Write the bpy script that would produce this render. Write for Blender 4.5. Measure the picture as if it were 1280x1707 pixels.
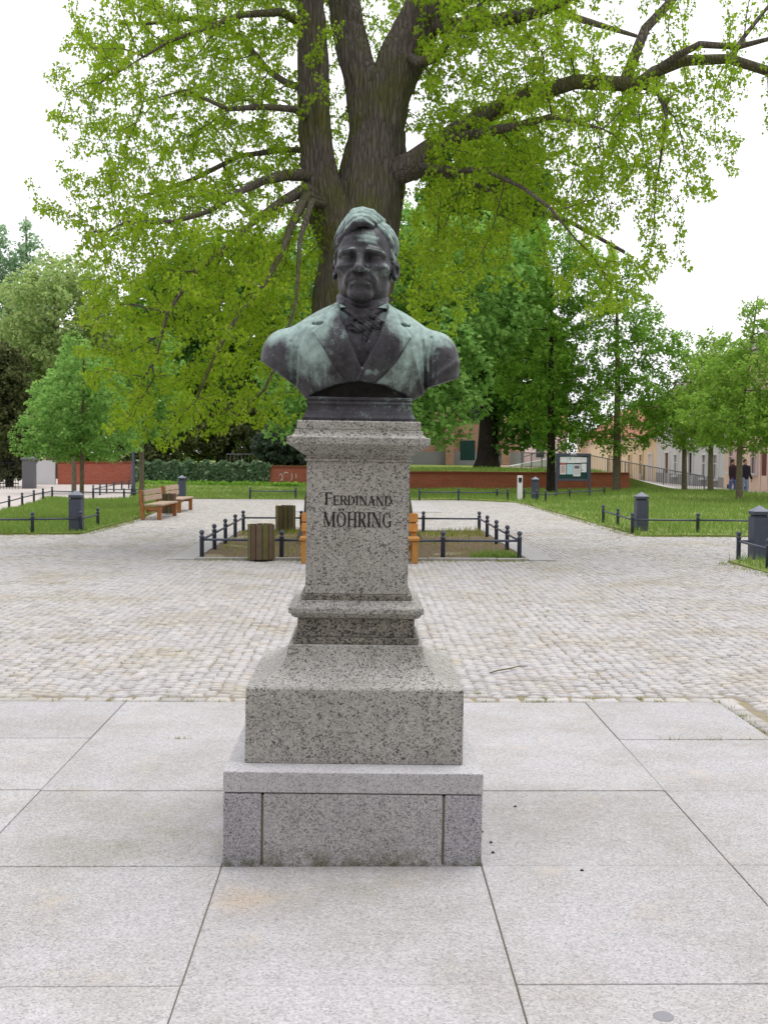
import bpy, bmesh, math, random
import numpy as np
from mathutils import Matrix, Vector, kdtree

# ------------------------------------------------------------------ clear
for o in list(bpy.data.objects):
    bpy.data.objects.remove(o)
S = bpy.context.scene
COL = S.collection
R = math.radians
random.seed(7)
rng = np.random.default_rng(11)

# ------------------------------------------------------------------ camera
cam_d = bpy.data.cameras.new('camera')
cam = bpy.data.objects.new('camera', cam_d)
COL.objects.link(cam)
cam_d.sensor_fit = 'VERTICAL'
cam_d.sensor_height = 36.0
cam_d.sensor_width = 27.0
cam_d.lens = 36.0 * 1900.0 / 1707.0
cam_d.clip_start = 0.05
cam_d.clip_end = 3000
CAMH = 1.6
cam.matrix_world = (Matrix.Translation((0, 0, CAMH)) @ Matrix.Rotation(R(-1.08), 4, 'Z')
                    @ Matrix.Rotation(R(90 - 2.90), 4, 'X') @ Matrix.Rotation(R(0.3), 4, 'Z'))
S.camera = cam
S.render.resolution_x, S.render.resolution_y = 767, 1024

# ------------------------------------------------------------------ world: bright overcast sky
SUN_EL, SUN_AZ = 76.0, 40.0      # azimuth clockwise from +Y (the view direction)
w = bpy.data.worlds.new('World'); S.world = w; w.use_nodes = True
nt = w.node_tree; nt.nodes.clear()
out = nt.nodes.new('ShaderNodeOutputWorld'); bg = nt.nodes.new('ShaderNodeBackground')
sky = nt.nodes.new('ShaderNodeTexSky'); sky.sky_type = 'NISHITA'; sky.sun_disc = False
sky.sun_elevation = R(SUN_EL); sky.sun_rotation = R(SUN_AZ); sky.dust_density = 4.0
tc = nt.nodes.new('ShaderNodeTexCoord'); nz = nt.nodes.new('ShaderNodeTexNoise')
nz.inputs['Scale'].default_value = 1.6; nz.inputs['Detail'].default_value = 4
cr = nt.nodes.new('ShaderNodeValToRGB')
cr.color_ramp.elements[0].position = 0.3; cr.color_ramp.elements[0].color = (0.93, 0.92, 0.97, 1)
cr.color_ramp.elements[1].position = 0.7; cr.color_ramp.elements[1].color = (1.0, 0.985, 1.01, 1)
sc = nt.nodes.new('ShaderNodeMix'); sc.data_type = 'RGBA'; sc.blend_type = 'MULTIPLY'
sc.inputs[0].default_value = 1.0; sc.inputs[7].default_value = (10.6, 10.5, 10.7, 1); sc.clamp_result = False
mx = nt.nodes.new('ShaderNodeMix'); mx.data_type = 'RGBA'; mx.inputs[0].default_value = 0.88
nt.links.new(tc.outputs['Generated'], nz.inputs['Vector'])
nt.links.new(nz.outputs['Fac'], cr.inputs['Fac'])
nt.links.new(cr.outputs['Color'], sc.inputs[6])
nt.links.new(sky.outputs['Color'], mx.inputs[6]); nt.links.new(sc.outputs[2], mx.inputs[7])
nt.links.new(mx.outputs[2], bg.inputs['Color']); bg.inputs['Strength'].default_value = 0.108
nt.links.new(bg.outputs[0], out.inputs['Surface'])

sun_d = bpy.data.lights.new('sun', 'SUN'); sun = bpy.data.objects.new('sun', sun_d); COL.objects.link(sun)
sun_d.energy = 1.5; sun_d.angle = R(40); sun_d.color = (1.0, 0.97, 0.92)
sdir = Vector((math.sin(R(SUN_AZ)) * math.cos(R(SUN_EL)), math.cos(R(SUN_AZ)) * math.cos(R(SUN_EL)), math.sin(R(SUN_EL))))
sun.rotation_euler = (-sdir).to_track_quat('-Z', 'Y').to_euler(); sun.location = (20, -10, 40)

S.view_settings.view_transform = 'Standard'; S.view_settings.look = 'None'
S.view_settings.exposure = 0.54; S.view_settings.gamma = 1.0
S.view_settings.use_curve_mapping = False
S.render.engine = 'CYCLES'
S.cycles.max_bounces = 4; S.cycles.diffuse_bounces = 3; S.cycles.glossy_bounces = 2; S.cycles.transmission_bounces = 4; S.cycles.transparent_max_bounces = 4

# ------------------------------------------------------------------ helpers
def thing(name, label, cat, loc=(0, 0, 0), rz=0.0, group=None, rot=None):
    o = bpy.data.objects.new(name, None); COL.objects.link(o)
    o.empty_display_size = 0.2
    o.location = loc; o.rotation_euler = rot if rot else (0, 0, rz)
    return tag(o, label, cat, group)

def tag(o, label=None, cat=None, group=None, kind=None):
    if label: o['label'] = label
    if cat: o['category'] = cat
    if group: o['group'] = group
    if kind: o['kind'] = kind
    return o

def mesh_from(name, v, f, mat=None, smooth=False):
    me = bpy.data.meshes.new(name)
    if isinstance(v, np.ndarray) and isinstance(f, np.ndarray):
        n, k = f.shape
        me.vertices.add(len(v)); me.vertices.foreach_set('co', v.astype(np.float32).ravel())
        me.loops.add(n * k); me.loops.foreach_set('vertex_index', f.astype(np.int32).ravel())
        me.polygons.add(n); me.polygons.foreach_set('loop_start', np.arange(0, n * k, k, dtype=np.int32))
        me.update(calc_edges=True)
    else:
        me.from_pydata([tuple(p) for p in v], [], [tuple(p) for p in f]); me.update()
    me.validate()
    if mat: me.materials.append(mat)
    if smooth: me.polygons.foreach_set('use_smooth', [True] * len(me.polygons))
    return me

def obj(name, v, f, mat, parent=None, smooth=False, kind=None, loc=None, bevel=0):
    o = bpy.data.objects.new(name, mesh_from(name, v, f, mat, smooth)); COL.objects.link(o)
    if parent: o.parent = parent
    if kind: o['kind'] = kind
    if loc: o.location = loc
    if bevel:
        m = o.modifiers.new('bevel', 'BEVEL'); m.width = bevel; m.segments = 2; m.limit_method = 'ANGLE'; m.angle_limit = R(34)
    return o

def copy_tree(o, parent=None):
    c = o.copy(); COL.objects.link(c); c.parent = parent
    for ch in list(o.children):
        copy_tree(ch, c)
    return c

class MB:
    def __init__(s): s.v = []; s.f = []
    def add(s, v, f):
        b = len(s.v); s.v += [tuple(p) for p in v]; s.f += [tuple(i + b for i in q) for q in f]; return s
    def box(s, c, d, rz=0.0, taper=1.0):
        x, y, z = d[0] / 2, d[1] / 2, d[2] / 2; co, si = math.cos(rz), math.sin(rz); v = []
        for sz in (-1, 1):
            t = taper if sz > 0 else 1.0
            for sx, sy in ((-1, -1), (1, -1), (1, 1), (-1, 1)):
                a, b = sx * x * t, sy * y * t
                v.append((c[0] + a * co - b * si, c[1] + a * si + b * co, c[2] + sz * z))
        return s.add(v, [(3, 2, 1, 0), (4, 5, 6, 7), (0, 1, 5, 4), (1, 2, 6, 5), (2, 3, 7, 6), (3, 0, 4, 7)])
    def lathe(s, prof, n=12, c=(0, 0, 0), cap=True):
        v = []; f = []
        for r, z in prof:
            for i in range(n):
                a = 2 * math.pi * i / n; v.append((c[0] + r * math.cos(a), c[1] + r * math.sin(a), c[2] + z))
        for k in range(len(prof) - 1):
            for i in range(n):
                j = (i + 1) % n; f.append((k * n + i, k * n + j, k * n + n + j, k * n + n + i))
        if cap:
            f.append(tuple(reversed(range(n)))); m = (len(prof) - 1) * n; f.append(tuple(range(m, m + n)))
        return s.add(v, f)
    def square(s, prof, sy=None):            # stacked square rings (half width, z)
        v = []; f = []
        for h, z in prof:
            hy = h if sy is None else h + sy
            v += [(-h, -hy, z), (h, -hy, z), (h, hy, z), (-h, hy, z)]
        for k in range(len(prof) - 1):
            for i in range(4):
                j = (i + 1) % 4; f.append((k * 4 + i, k * 4 + j, k * 4 + 4 + j, k * 4 + 4 + i))
        f.append((3, 2, 1, 0)); m = 4 * (len(prof) - 1); f.append((m, m + 1, m + 2, m + 3))
        return s.add(v, f)
    def tube(s, pts, rad, n=8, cap=True):
        v, f = tube_geo(pts, rad, n, cap); return s.add(v, f)
    def prism(s, poly, y0, y1):              # polygon in XZ extruded along Y
        n = len(poly)
        v = [(p[0], y0, p[1]) for p in poly] + [(p[0], y1, p[1]) for p in poly]
        f = [tuple(range(n)), tuple(reversed(range(n, 2 * n)))]
        f += [(i + n, (i + 1) % n + n, (i + 1) % n, i) for i in range(n)]
        return s.add(v, f)
    def build(s, name, mat, parent=None, smooth=False, **k):
        return obj(name, s.v, s.f, mat, parent, smooth, **k)

def tube_geo(pts, rad, n=8, cap=True):
    pts = [Vector(p) for p in pts]
    if not hasattr(rad, '__len__'): rad = [rad] * len(pts)
    v = []; f = []; up = Vector((0.13, 0.21, 1)).normalized(); last = None
    for i, p in enumerate(pts):
        d = (pts[min(i + 1, len(pts) - 1)] - pts[max(i - 1, 0)])
        d = d.normalized() if d.length > 1e-9 else Vector((0, 0, 1))
        if last is None:
            a = d.cross(up)
            if a.length < 1e-3: a = d.cross(Vector((1, 0, 0)))
        else:
            a = last - d * last.dot(d)
        a.normalize(); last = a; b = d.cross(a)
        for k in range(n):
            t = 2 * math.pi * k / n; q = p + (a * math.cos(t) + b * math.sin(t)) * rad[i]; v.append(q)
    for i in range(len(pts) - 1):
        for k in range(n):
            j = (k + 1) % n; f.append((i * n + k, i * n + j, i * n + n + j, i * n + n + k))
    if cap:
        f.append(tuple(reversed(range(n)))); m = (len(pts) - 1) * n; f.append(tuple(range(m, m + n)))
    return v, f

# ------------------------------------------------------------------ materials
def srgb(r, g, b):
    c = lambda u: ((u / 255 + 0.055) / 1.055) ** 2.4 if u > 10 else u / 255 / 12.92
    return (c(r), c(g), c(b), 1)

class NT:
    def __init__(s, name):
        s.m = bpy.data.materials.new(name); s.m.use_nodes = True; s.t = s.m.node_tree; s.t.nodes.clear()
        s.o = s.n('ShaderNodeOutputMaterial'); s.b = s.n('ShaderNodeBsdfPrincipled')
        s.l(s.b.outputs[0], s.o.inputs['Surface'])
        s._pos = None
    def n(s, t, **k):
        x = s.t.nodes.new(t)
        for a, b in k.items(): setattr(x, a, b)
        return x
    def l(s, a, b): s.t.links.new(a, b)
    def pos(s):
        if not s._pos: s._pos = s.n('ShaderNodeNewGeometry')
        return s._pos.outputs['Position']
    def geo(s, k):
        s.pos(); return s._pos.outputs[k]
    def ocoord(s):
        return s.n('ShaderNodeTexCoord').outputs['Object']
    def scale(s, vec, sc):
        m = s.n('ShaderNodeMapping'); m.inputs['Scale'].default_value = sc; s.l(vec, m.inputs['Vector']); return m.outputs[0]
    def noise(s, vec, scale, detail=3, rough=0.5, out='Fac', dist=0.0):
        x = s.n('ShaderNodeTexNoise'); x.inputs['Scale'].default_value = scale; x.inputs['Detail'].default_value = detail
        x.inputs['Roughness'].default_value = rough; x.inputs['Distortion'].default_value = dist
        s.l(vec, x.inputs['Vector']); return x.outputs[out]
    def voro(s, vec, scale, out='Color', feature='F1', rnd=1.0):
        x = s.n('ShaderNodeTexVoronoi', feature=feature); x.inputs['Scale'].default_value = scale
        x.inputs['Randomness'].default_value = rnd; s.l(vec, x.inputs['Vector']); return x.outputs[out]
    def ramp(s, fac, stops, interp='LINEAR'):
        x = s.n('ShaderNodeValToRGB'); e = x.color_ramp; e.interpolation = interp
        while len(e.elements) < len(stops): e.elements.new(0.5)
        for i, (p, c) in enumerate(stops):
            e.elements[i].position = p; e.elements[i].color = c if len(c) == 4 else (*c, 1)
        s.l(fac, x.inputs['Fac']); return x.outputs['Color']
    def fr(s, fac, a, b, lo=0.0, hi=1.0):
        x = s.n('ShaderNodeMapRange'); x.inputs[1].default_value = a; x.inputs[2].default_value = b
        x.inputs[3].default_value = lo; x.inputs[4].default_value = hi; s.l(fac, x.inputs[0]); return x.outputs[0]
    def math(s, op, a, b=None, c=None):
        x = s.n('ShaderNodeMath', operation=op)
        for i, q in enumerate((a, b, c)):
            if q is None: continue
            if isinstance(q, (int, float)): x.inputs[i].default_value = q
            else: s.l(q, x.inputs[i])
        return x.outputs[0]
    def mix(s, fac, a, b, blend='MIX'):
        x = s.n('ShaderNodeMix', data_type='RGBA', blend_type=blend)
        for i, q in ((0, fac), (6, a), (7, b)):
            if isinstance(q, (int, float)): x.inputs[i].default_value = q
            elif isinstance(q, tuple): x.inputs[i].default_value = q if len(q) == 4 else (*q, 1)
            else: s.l(q, x.inputs[i])
        return x.outputs[2]
    def xyz(s, vec, k):
        x = s.n('ShaderNodeSeparateXYZ'); s.l(vec, x.inputs[0]); return x.outputs[k]
    def sepc(s, col):
        x = s.n('ShaderNodeSeparateColor'); s.l(col, x.inputs[0]); return x.outputs[0]
    def bump(s, h, strength=0.3, dist=0.01):
        x = s.n('ShaderNodeBump'); x.inputs['Strength'].default_value = strength; x.inputs['Distance'].default_value = dist
        s.l(h, x.inputs['Height']); s.l(x.outputs[0], s.b.inputs['Normal'])
    def done(s, col, rough=0.8, spec=0.3, metal=0.0):
        if isinstance(col, tuple): s.b.inputs['Base Color'].default_value = col if len(col) == 4 else (*col, 1)
        else: s.l(col, s.b.inputs['Base Color'])
        if isinstance(rough, (int, float)): s.b.inputs['Roughness'].default_value = rough
        else: s.l(rough, s.b.inputs['Roughness'])
        s.b.inputs['Specular IOR Level'].default_value = spec; s.b.inputs['Metallic'].default_value = metal
        return s.m
    def orand(s):
        return s.n('ShaderNodeObjectInfo').outputs['Random']

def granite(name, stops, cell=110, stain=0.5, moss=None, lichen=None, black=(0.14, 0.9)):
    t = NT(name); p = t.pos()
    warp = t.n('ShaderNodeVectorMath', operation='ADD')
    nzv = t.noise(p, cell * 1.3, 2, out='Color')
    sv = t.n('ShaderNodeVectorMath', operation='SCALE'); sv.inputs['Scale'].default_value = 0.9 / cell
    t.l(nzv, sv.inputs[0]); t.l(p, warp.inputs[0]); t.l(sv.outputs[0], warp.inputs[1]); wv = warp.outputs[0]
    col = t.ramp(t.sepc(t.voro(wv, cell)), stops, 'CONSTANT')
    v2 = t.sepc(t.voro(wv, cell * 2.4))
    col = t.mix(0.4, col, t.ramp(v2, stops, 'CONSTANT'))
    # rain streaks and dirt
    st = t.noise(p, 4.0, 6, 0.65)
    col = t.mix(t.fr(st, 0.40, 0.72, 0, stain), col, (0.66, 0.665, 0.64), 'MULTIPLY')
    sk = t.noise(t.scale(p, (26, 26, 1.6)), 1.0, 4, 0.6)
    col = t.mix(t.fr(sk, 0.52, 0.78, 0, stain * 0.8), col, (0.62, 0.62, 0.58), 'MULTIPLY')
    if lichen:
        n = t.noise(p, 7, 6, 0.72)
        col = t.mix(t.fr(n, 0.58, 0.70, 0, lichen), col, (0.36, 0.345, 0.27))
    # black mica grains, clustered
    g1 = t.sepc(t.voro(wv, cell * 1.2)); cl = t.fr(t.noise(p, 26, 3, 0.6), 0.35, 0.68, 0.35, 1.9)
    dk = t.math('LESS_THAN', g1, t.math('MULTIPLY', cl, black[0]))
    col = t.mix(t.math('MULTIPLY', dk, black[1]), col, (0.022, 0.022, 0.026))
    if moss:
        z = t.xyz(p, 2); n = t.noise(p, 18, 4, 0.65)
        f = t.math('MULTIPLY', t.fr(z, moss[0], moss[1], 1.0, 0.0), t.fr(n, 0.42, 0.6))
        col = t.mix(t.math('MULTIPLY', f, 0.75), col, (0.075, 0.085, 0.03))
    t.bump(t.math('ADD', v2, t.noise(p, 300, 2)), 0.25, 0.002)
    return t.done(col, 0.75, 0.35)

M = {}
M['granite'] = granite('speckled_granite', [(0, (0.18, 0.18, 0.175)), (0.15, (0.275, 0.275, 0.255)), (0.38, (0.40, 0.38, 0.335)), (0.62, (0.345, 0.345, 0.325)), (0.82, (0.47, 0.46, 0.43))], 160, 0.6, lichen=0.3, black=(0.13, 0.78))
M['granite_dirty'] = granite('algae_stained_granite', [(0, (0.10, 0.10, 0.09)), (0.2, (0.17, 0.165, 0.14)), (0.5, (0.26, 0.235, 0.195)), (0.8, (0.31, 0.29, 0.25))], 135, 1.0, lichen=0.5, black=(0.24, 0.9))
M['granite_base'] = granite('fine_grey_granite', [(0, (0.20, 0.20, 0.215)), (0.3, (0.33, 0.33, 0.35)), (0.65, (0.42, 0.42, 0.44)), (0.85, (0.50, 0.50, 0.51))], 210, 0.4, moss=(0.004, 0.06), black=(0.10, 0.7))
M['granite_cover'] = granite('pale_cover_granite', [(0, (0.30, 0.30, 0.31)), (0.3, (0.41, 0.41, 0.42)), (0.65, (0.49, 0.49, 0.495)), (0.85, (0.56, 0.56, 0.555))], 210, 0.3, black=(0.07, 0.6))
M['granite_panel'] = granite('coarse_grey_granite', [(0, (0.22, 0.22, 0.23)), (0.25, (0.34, 0.34, 0.345)), (0.6, (0.44, 0.435, 0.43)), (0.85, (0.53, 0.52, 0.51))], 185, 0.4, moss=(0.004, 0.085), black=(0.13, 0.6))

def slab_mat():
    t = NT('paving_granite'); p = t.pos()
    v = t.sepc(t.voro(p, 150)); v3 = t.sepc(t.voro(p, 60))
    col = t.ramp(v, [(0, (0.27, 0.268, 0.272)), (0.12, (0.35, 0.347, 0.353)), (0.5, (0.41, 0.407, 0.413)), (0.85, (0.465, 0.461, 0.467))], 'CONSTANT')
    col = t.mix(t.math('MULTIPLY', v3, 0.22), col, (0.32, 0.31, 0.30))
    col = t.mix(t.fr(t.noise(p, 1.7, 6, 0.62), 0.42, 0.70, 0, 0.8), col, (0.80, 0.775, 0.70), 'MULTIPLY')
    col = t.mix(t.fr(t.noise(p, 9, 5, 0.7), 0.5, 0.75, 0, 0.35), col, (0.80, 0.79, 0.77), 'MULTIPLY')
    col = t.mix(t.fr(t.noise(p, 3.3, 5, 0.6), 0.60, 0.74, 0, 0.45), col, (0.46, 0.40, 0.29))
    col = t.mix(t.fr(t.noise(p, 55, 2, 0.5), 0.70, 0.78, 0, 0.5), col, (0.25, 0.235, 0.22))
    col = t.mix(t.fr(t.noise(p, 4.1, 6, 0.7), 0.60, 0.75, 0, 0.35), col, (0.50, 0.495, 0.50))
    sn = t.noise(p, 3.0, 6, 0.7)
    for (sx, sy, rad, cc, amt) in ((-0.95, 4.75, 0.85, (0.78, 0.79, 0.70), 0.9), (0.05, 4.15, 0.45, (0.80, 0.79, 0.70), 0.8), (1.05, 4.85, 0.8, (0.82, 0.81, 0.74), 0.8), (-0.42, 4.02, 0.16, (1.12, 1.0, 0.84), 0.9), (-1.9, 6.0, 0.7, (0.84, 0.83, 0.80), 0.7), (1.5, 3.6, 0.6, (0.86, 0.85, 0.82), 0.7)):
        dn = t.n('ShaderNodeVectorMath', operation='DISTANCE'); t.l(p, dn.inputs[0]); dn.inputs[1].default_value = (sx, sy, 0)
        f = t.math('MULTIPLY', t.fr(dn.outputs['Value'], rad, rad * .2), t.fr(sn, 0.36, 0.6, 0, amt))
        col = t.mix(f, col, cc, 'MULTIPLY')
    r = t.orand()
    col = t.mix(t.fr(r, 0, 1, 0, 0.9), col, (0.88, 0.88, 0.885), 'MULTIPLY')
    t.bump(t.math('ADD', t.noise(p, 220, 3), t.math('MULTIPLY', t.noise(p, 6, 4), 2.0)), 0.25, 0.003)
    return t.done(col, 0.85, 0.25)
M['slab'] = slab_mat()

def cobble_mat():
    t = NT('cobble_stone'); p = t.pos()
    r = t.math('FRACT', t.math('ADD', t.geo('Random Per Island'), t.orand()))
    col = t.ramp(r, [(0, (0.33, 0.32, 0.31)), (0.2, (0.385, 0.375, 0.365)), (0.5, (0.44, 0.43, 0.42)), (0.75, (0.405, 0.40, 0.405)), (0.92, (0.47, 0.455, 0.435)), (1, (0.39, 0.35, 0.31))])
    col = t.mix(t.fr(t.noise(p, 60, 4, 0.7), 0.4, 0.75, 0, 0.5), col, (0.72, 0.70, 0.66), 'MULTIPLY')
    col = t.mix(t.fr(t.noise(p, 0.9, 5, 0.6), 0.46, 0.68, 0, 0.75), col, (0.84, 0.81, 0.66), 'MULTIPLY')
    col = t.mix(t.fr(t.noise(p, 0.35, 4, 0.6), 0.5, 0.7, 0, 0.6), col, (0.86, 0.86, 0.88), 'MULTIPLY')
    t.bump(t.noise(p, 45, 5, 0.65), 0.5, 0.012)
    return t.done(col, 0.85, 0.25)
M['cobble'] = cobble_mat()

def joint_mat():
    t = NT('sandy_joint'); p = t.pos()
    col = t.ramp(t.noise(p, 14, 4, 0.6), [(0.3, (0.16, 0.135, 0.10)), (0.5, (0.24, 0.21, 0.155)), (0.62, (0.24, 0.22, 0.11)), (0.75, (0.17, 0.185, 0.06))])
    col = t.mix(t.fr(t.noise(p, 180, 2), 0.3, 0.7, 0, 0.4), col, (0.28, 0.245, 0.19))
    t.bump(t.noise(p, 120, 3), 0.5, 0.01)
    return t.done(col, 0.95, 0.1)
M['joint'] = joint_mat()

def far_cobble_mat():
    t = NT('distant_cobbles'); p = t.pos()
    e = t.voro(p, 9.0, 'Distance', 'DISTANCE_TO_EDGE', 0.75)
    c = t.sepc(t.voro(p, 9.0, 'Color', 'F1', 0.75))
    col = t.ramp(c, [(0, (0.29, 0.285, 0.275)), (0.3, (0.36, 0.355, 0.345)), (0.7, (0.41, 0.405, 0.395)), (1, (0.45, 0.435, 0.42))])
    col = t.mix(t.fr(e, 0.02, 0.10, 0.75, 0.0), col, (0.23, 0.20, 0.14))
    col = t.mix(t.fr(t.noise(p, 0.5, 5, 0.6), 0.52, 0.72, 0, 0.5), col, (0.80, 0.78, 0.60), 'MULTIPLY')
    t.bump(t.fr(e, 0.0, 0.18), 0.5, 0.02)
    return t.done(col, 0.9, 0.2)
M['far_cobble'] = far_cobble_mat()

def plain(name, col, rough=0.6, spec=0.3, metal=0.0, vary=0.25, nscale=8.0, bump=0.0, bscale=80.0):
    t = NT(name); p = t.ocoord()
    c = t.mix(t.fr(t.noise(p, nscale, 5, 0.6), 0.35, 0.75, 0, vary), col, tuple(x * 0.55 for x in col[:3]))
    c = t.mix(t.math('MULTIPLY', t.orand(), 0.18), c, tuple(x * 0.6 for x in col[:3]))
    if bump: t.bump(t.noise(p, bscale, 3), bump, 0.005)
    return t.done(c, rough, spec, metal)

M['iron'] = plain('blue_grey_painted_iron', (0.055, 0.066, 0.098), 0.5, 0.45, 0, 0.35, 12, 0.15, 60)
M['iron_light'] = plain('weathered_iron_cap', (0.18, 0.20, 0.25), 0.6, 0.4, 0, 0.4, 12)
M['disc'] = plain('flush_grey_disc', (0.22, 0.22, 0.235), 0.8)
M['dark'] = plain('dark_slot', (0.008, 0.008, 0.01), 0.8)
M['soil'] = plain('bare_soil', (0.17, 0.125, 0.085), 0.95, 0.1, 0, 0.6, 6, 0.8, 40)
M['kerb'] = plain('kerb_stone', (0.38, 0.375, 0.36), 0.85, 0.2, 0, 0.35, 5, 0.3, 90)
M['path'] = plain('gravel_path', (0.44, 0.40, 0.37), 0.95, 0.1, 0, 0.25, 1.5, 0.3, 60)
M['asphalt'] = plain('pale_pavement', (0.36, 0.34, 0.34), 0.9, 0.2, 0, 0.3, 1.0)
M['white'] = plain('white_paint', (0.72, 0.72, 0.70), 0.6, 0.3, 0, 0.15)
M['paper'] = plain('paper', (0.74, 0.74, 0.76), 0.8, 0.2, 0, 0.08)
M['paper_blue'] = plain('blue_paper', (0.42, 0.60, 0.66), 0.8, 0.2, 0, 0.1)
M['paper_pink'] = plain('pink_paper', (0.72, 0.52, 0.52), 0.8, 0.2, 0, 0.1)
M['paper_red'] = plain('red_print', (0.55, 0.14, 0.13), 0.8, 0.2, 0, 0.1)
M['grey_print'] = plain('grey_print', (0.16, 0.15, 0.20), 0.8, 0.2, 0, 0.2)
M['glass'] = plain('window_glass', (0.035, 0.038, 0.045), 0.08, 0.5, 0, 0.3)
M['letter'] = plain('dark_letter_paint', (0.016, 0.015, 0.018), 0.7, 0.3, 0, 0.5, 60)
M['jeans'] = plain('blue_denim', (0.10, 0.14, 0.30), 0.9, 0.1, 0, 0.4, 10)
M['jeans_light'] = plain('pale_denim', (0.26, 0.34, 0.48), 0.9, 0.1, 0, 0.4, 10)
M['jacket'] = plain('dark_jacket', (0.02, 0.02, 0.028), 0.8, 0.2, 0, 0.3)
M['jacket_maroon'] = plain('black_maroon_jacket', (0.035, 0.018, 0.024), 0.8, 0.2, 0, 0.3)
M['blue_cloth'] = plain('bright_blue_cloth', (0.05, 0.12, 0.48), 0.8, 0.2, 0, 0.3)
M['skin'] = plain('skin', (0.50, 0.30, 0.22), 0.6, 0.3, 0, 0.1)
M['hair'] = plain('brown_hair', (0.03, 0.02, 0.014), 0.7, 0.3)
M['mesh_rail'] = plain('grey_railing_metal', (0.15, 0.155, 0.17), 0.5, 0.4)

def wood(name, a, b, green=0.0):
    t = NT(name); p = t.ocoord()
    g = t.noise(t.scale(p, (1.0, 1.0, 1.0)), 6, 4, 0.6)
    r = t.orand()
    col = t.mix(t.fr(g, 0.35, 0.7), a, b)
    col = t.mix(t.math('MULTIPLY', r, 0.5), col, tuple(x * 0.6 for x in a))
    if green:
        col = t.mix(t.math('MULTIPLY', t.fr(r, 0.35, 0.6, 0, green), t.fr(t.noise(p, 9, 4), 0.3, 0.6)), col, (0.105, 0.115, 0.03))
    t.bump(t.noise(t.scale(p, (60, 60, 60)), 1, 3), 0.2, 0.003)
    return t.done(col, 0.75, 0.25)
M['wood'] = wood('varnished_pine', (0.42, 0.19, 0.045), (0.52, 0.27, 0.075))
M['wood_red'] = wood('weathered_red_pine', (0.32, 0.13, 0.045), (0.42, 0.20, 0.08))
M['wood_grey'] = wood('silvered_pine', (0.36, 0.27, 0.20), (0.46, 0.36, 0.27))
M['bin'] = wood('mossy_bin_wood', (0.095, 0.07, 0.045), (0.14, 0.105, 0.065), 0.85)
M['bin_red'] = wood('old_bin_wood', (0.085, 0.05, 0.035), (0.125, 0.075, 0.05), 0.4)

def brick_mat(name, c1, c2, mortar, sc=1.0, weather=0.4):
    t = NT(name); p = t.ocoord()
    q = t.n('ShaderNodeSeparateXYZ'); t.l(p, q.inputs[0])
    cx = t.n('ShaderNodeCombineXYZ'); t.l(q.outputs[0], cx.inputs[0]); t.l(q.outputs[2], cx.inputs[1])
    b = t.n('ShaderNodeTexBrick'); t.l(cx.outputs[0], b.inputs['Vector'])
    b.inputs['Scale'].default_value = 1.0; b.inputs['Brick Width'].default_value = 0.25 * sc; b.inputs['Row Height'].default_value = 0.077 * sc
    b.inputs['Mortar Size'].default_value = 0.011 * sc; b.inputs['Color1'].default_value = (*c1, 1); b.inputs['Color2'].default_value = (*c2, 1)
    b.inputs['Mortar'].default_value = (*mortar, 1)
    col = t.mix(t.fr(t.noise(p, 1.2, 5, 0.6), 0.4, 0.75, 0, weather), b.outputs['Color'], tuple(x * 0.5 for x in c1))
    col = t.mix(t.fr(t.noise(p, 4.2, 5, 0.6), 0.5, 0.75, 0, weather), col, mortar)
    t.bump(b.outputs['Fac'], -0.4, 0.01)
    return t.done(col, 0.9, 0.2)
M['brick'] = brick_mat('red_brick', (0.46, 0.11, 0.062), (0.36, 0.08, 0.048), (0.32, 0.17, 0.13), 1.0, 0.3)
M['brick_old'] = brick_mat('old_orange_brick', (0.50, 0.25, 0.15), (0.42, 0.20, 0.12), (0.48, 0.40, 0.33), 1.3, 0.5)

def plaster(name, col, dirt=0.25):
    t = NT(name); p = t.ocoord()
    c = t.mix(t.fr(t.noise(p, 0.7, 6, 0.6), 0.45, 0.8, 0, dirt), col, tuple(x * 0.6 for x in col))
    t.bump(t.noise(p, 30, 3), 0.15, 0.01)
    return t.done(c, 0.9, 0.2)
M['yellow_plaster'] = plaster('cream_plaster', (0.74, 0.60, 0.40))
M['grey_plaster'] = plaster('pale_grey_plaster', (0.60, 0.60, 0.61))
M['peach_plaster'] = plaster('peach_plaster', (0.74, 0.55, 0.42))
M['pink_plaster'] = plaster('pale_pink_plaster', (0.70, 0.56, 0.54))
M['stone_grey'] = plaster('grey_stone', (0.30, 0.30, 0.30), 0.5)
M['pillar'] = plaster('dark_pillar_stone', (0.14, 0.14, 0.15), 0.5)
M['roof'] = plaster('red_roof_tile', (0.34, 0.14, 0.09), 0.5)
M['roof_dark'] = plaster('grey_roof_tile', (0.20, 0.18, 0.17), 0.4)
M['door_brown'] = plaster('brown_door', (0.16, 0.06, 0.04), 0.4)
M['door_green'] = plaster('dark_green_door', (0.02, 0.06, 0.05), 0.3)

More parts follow.
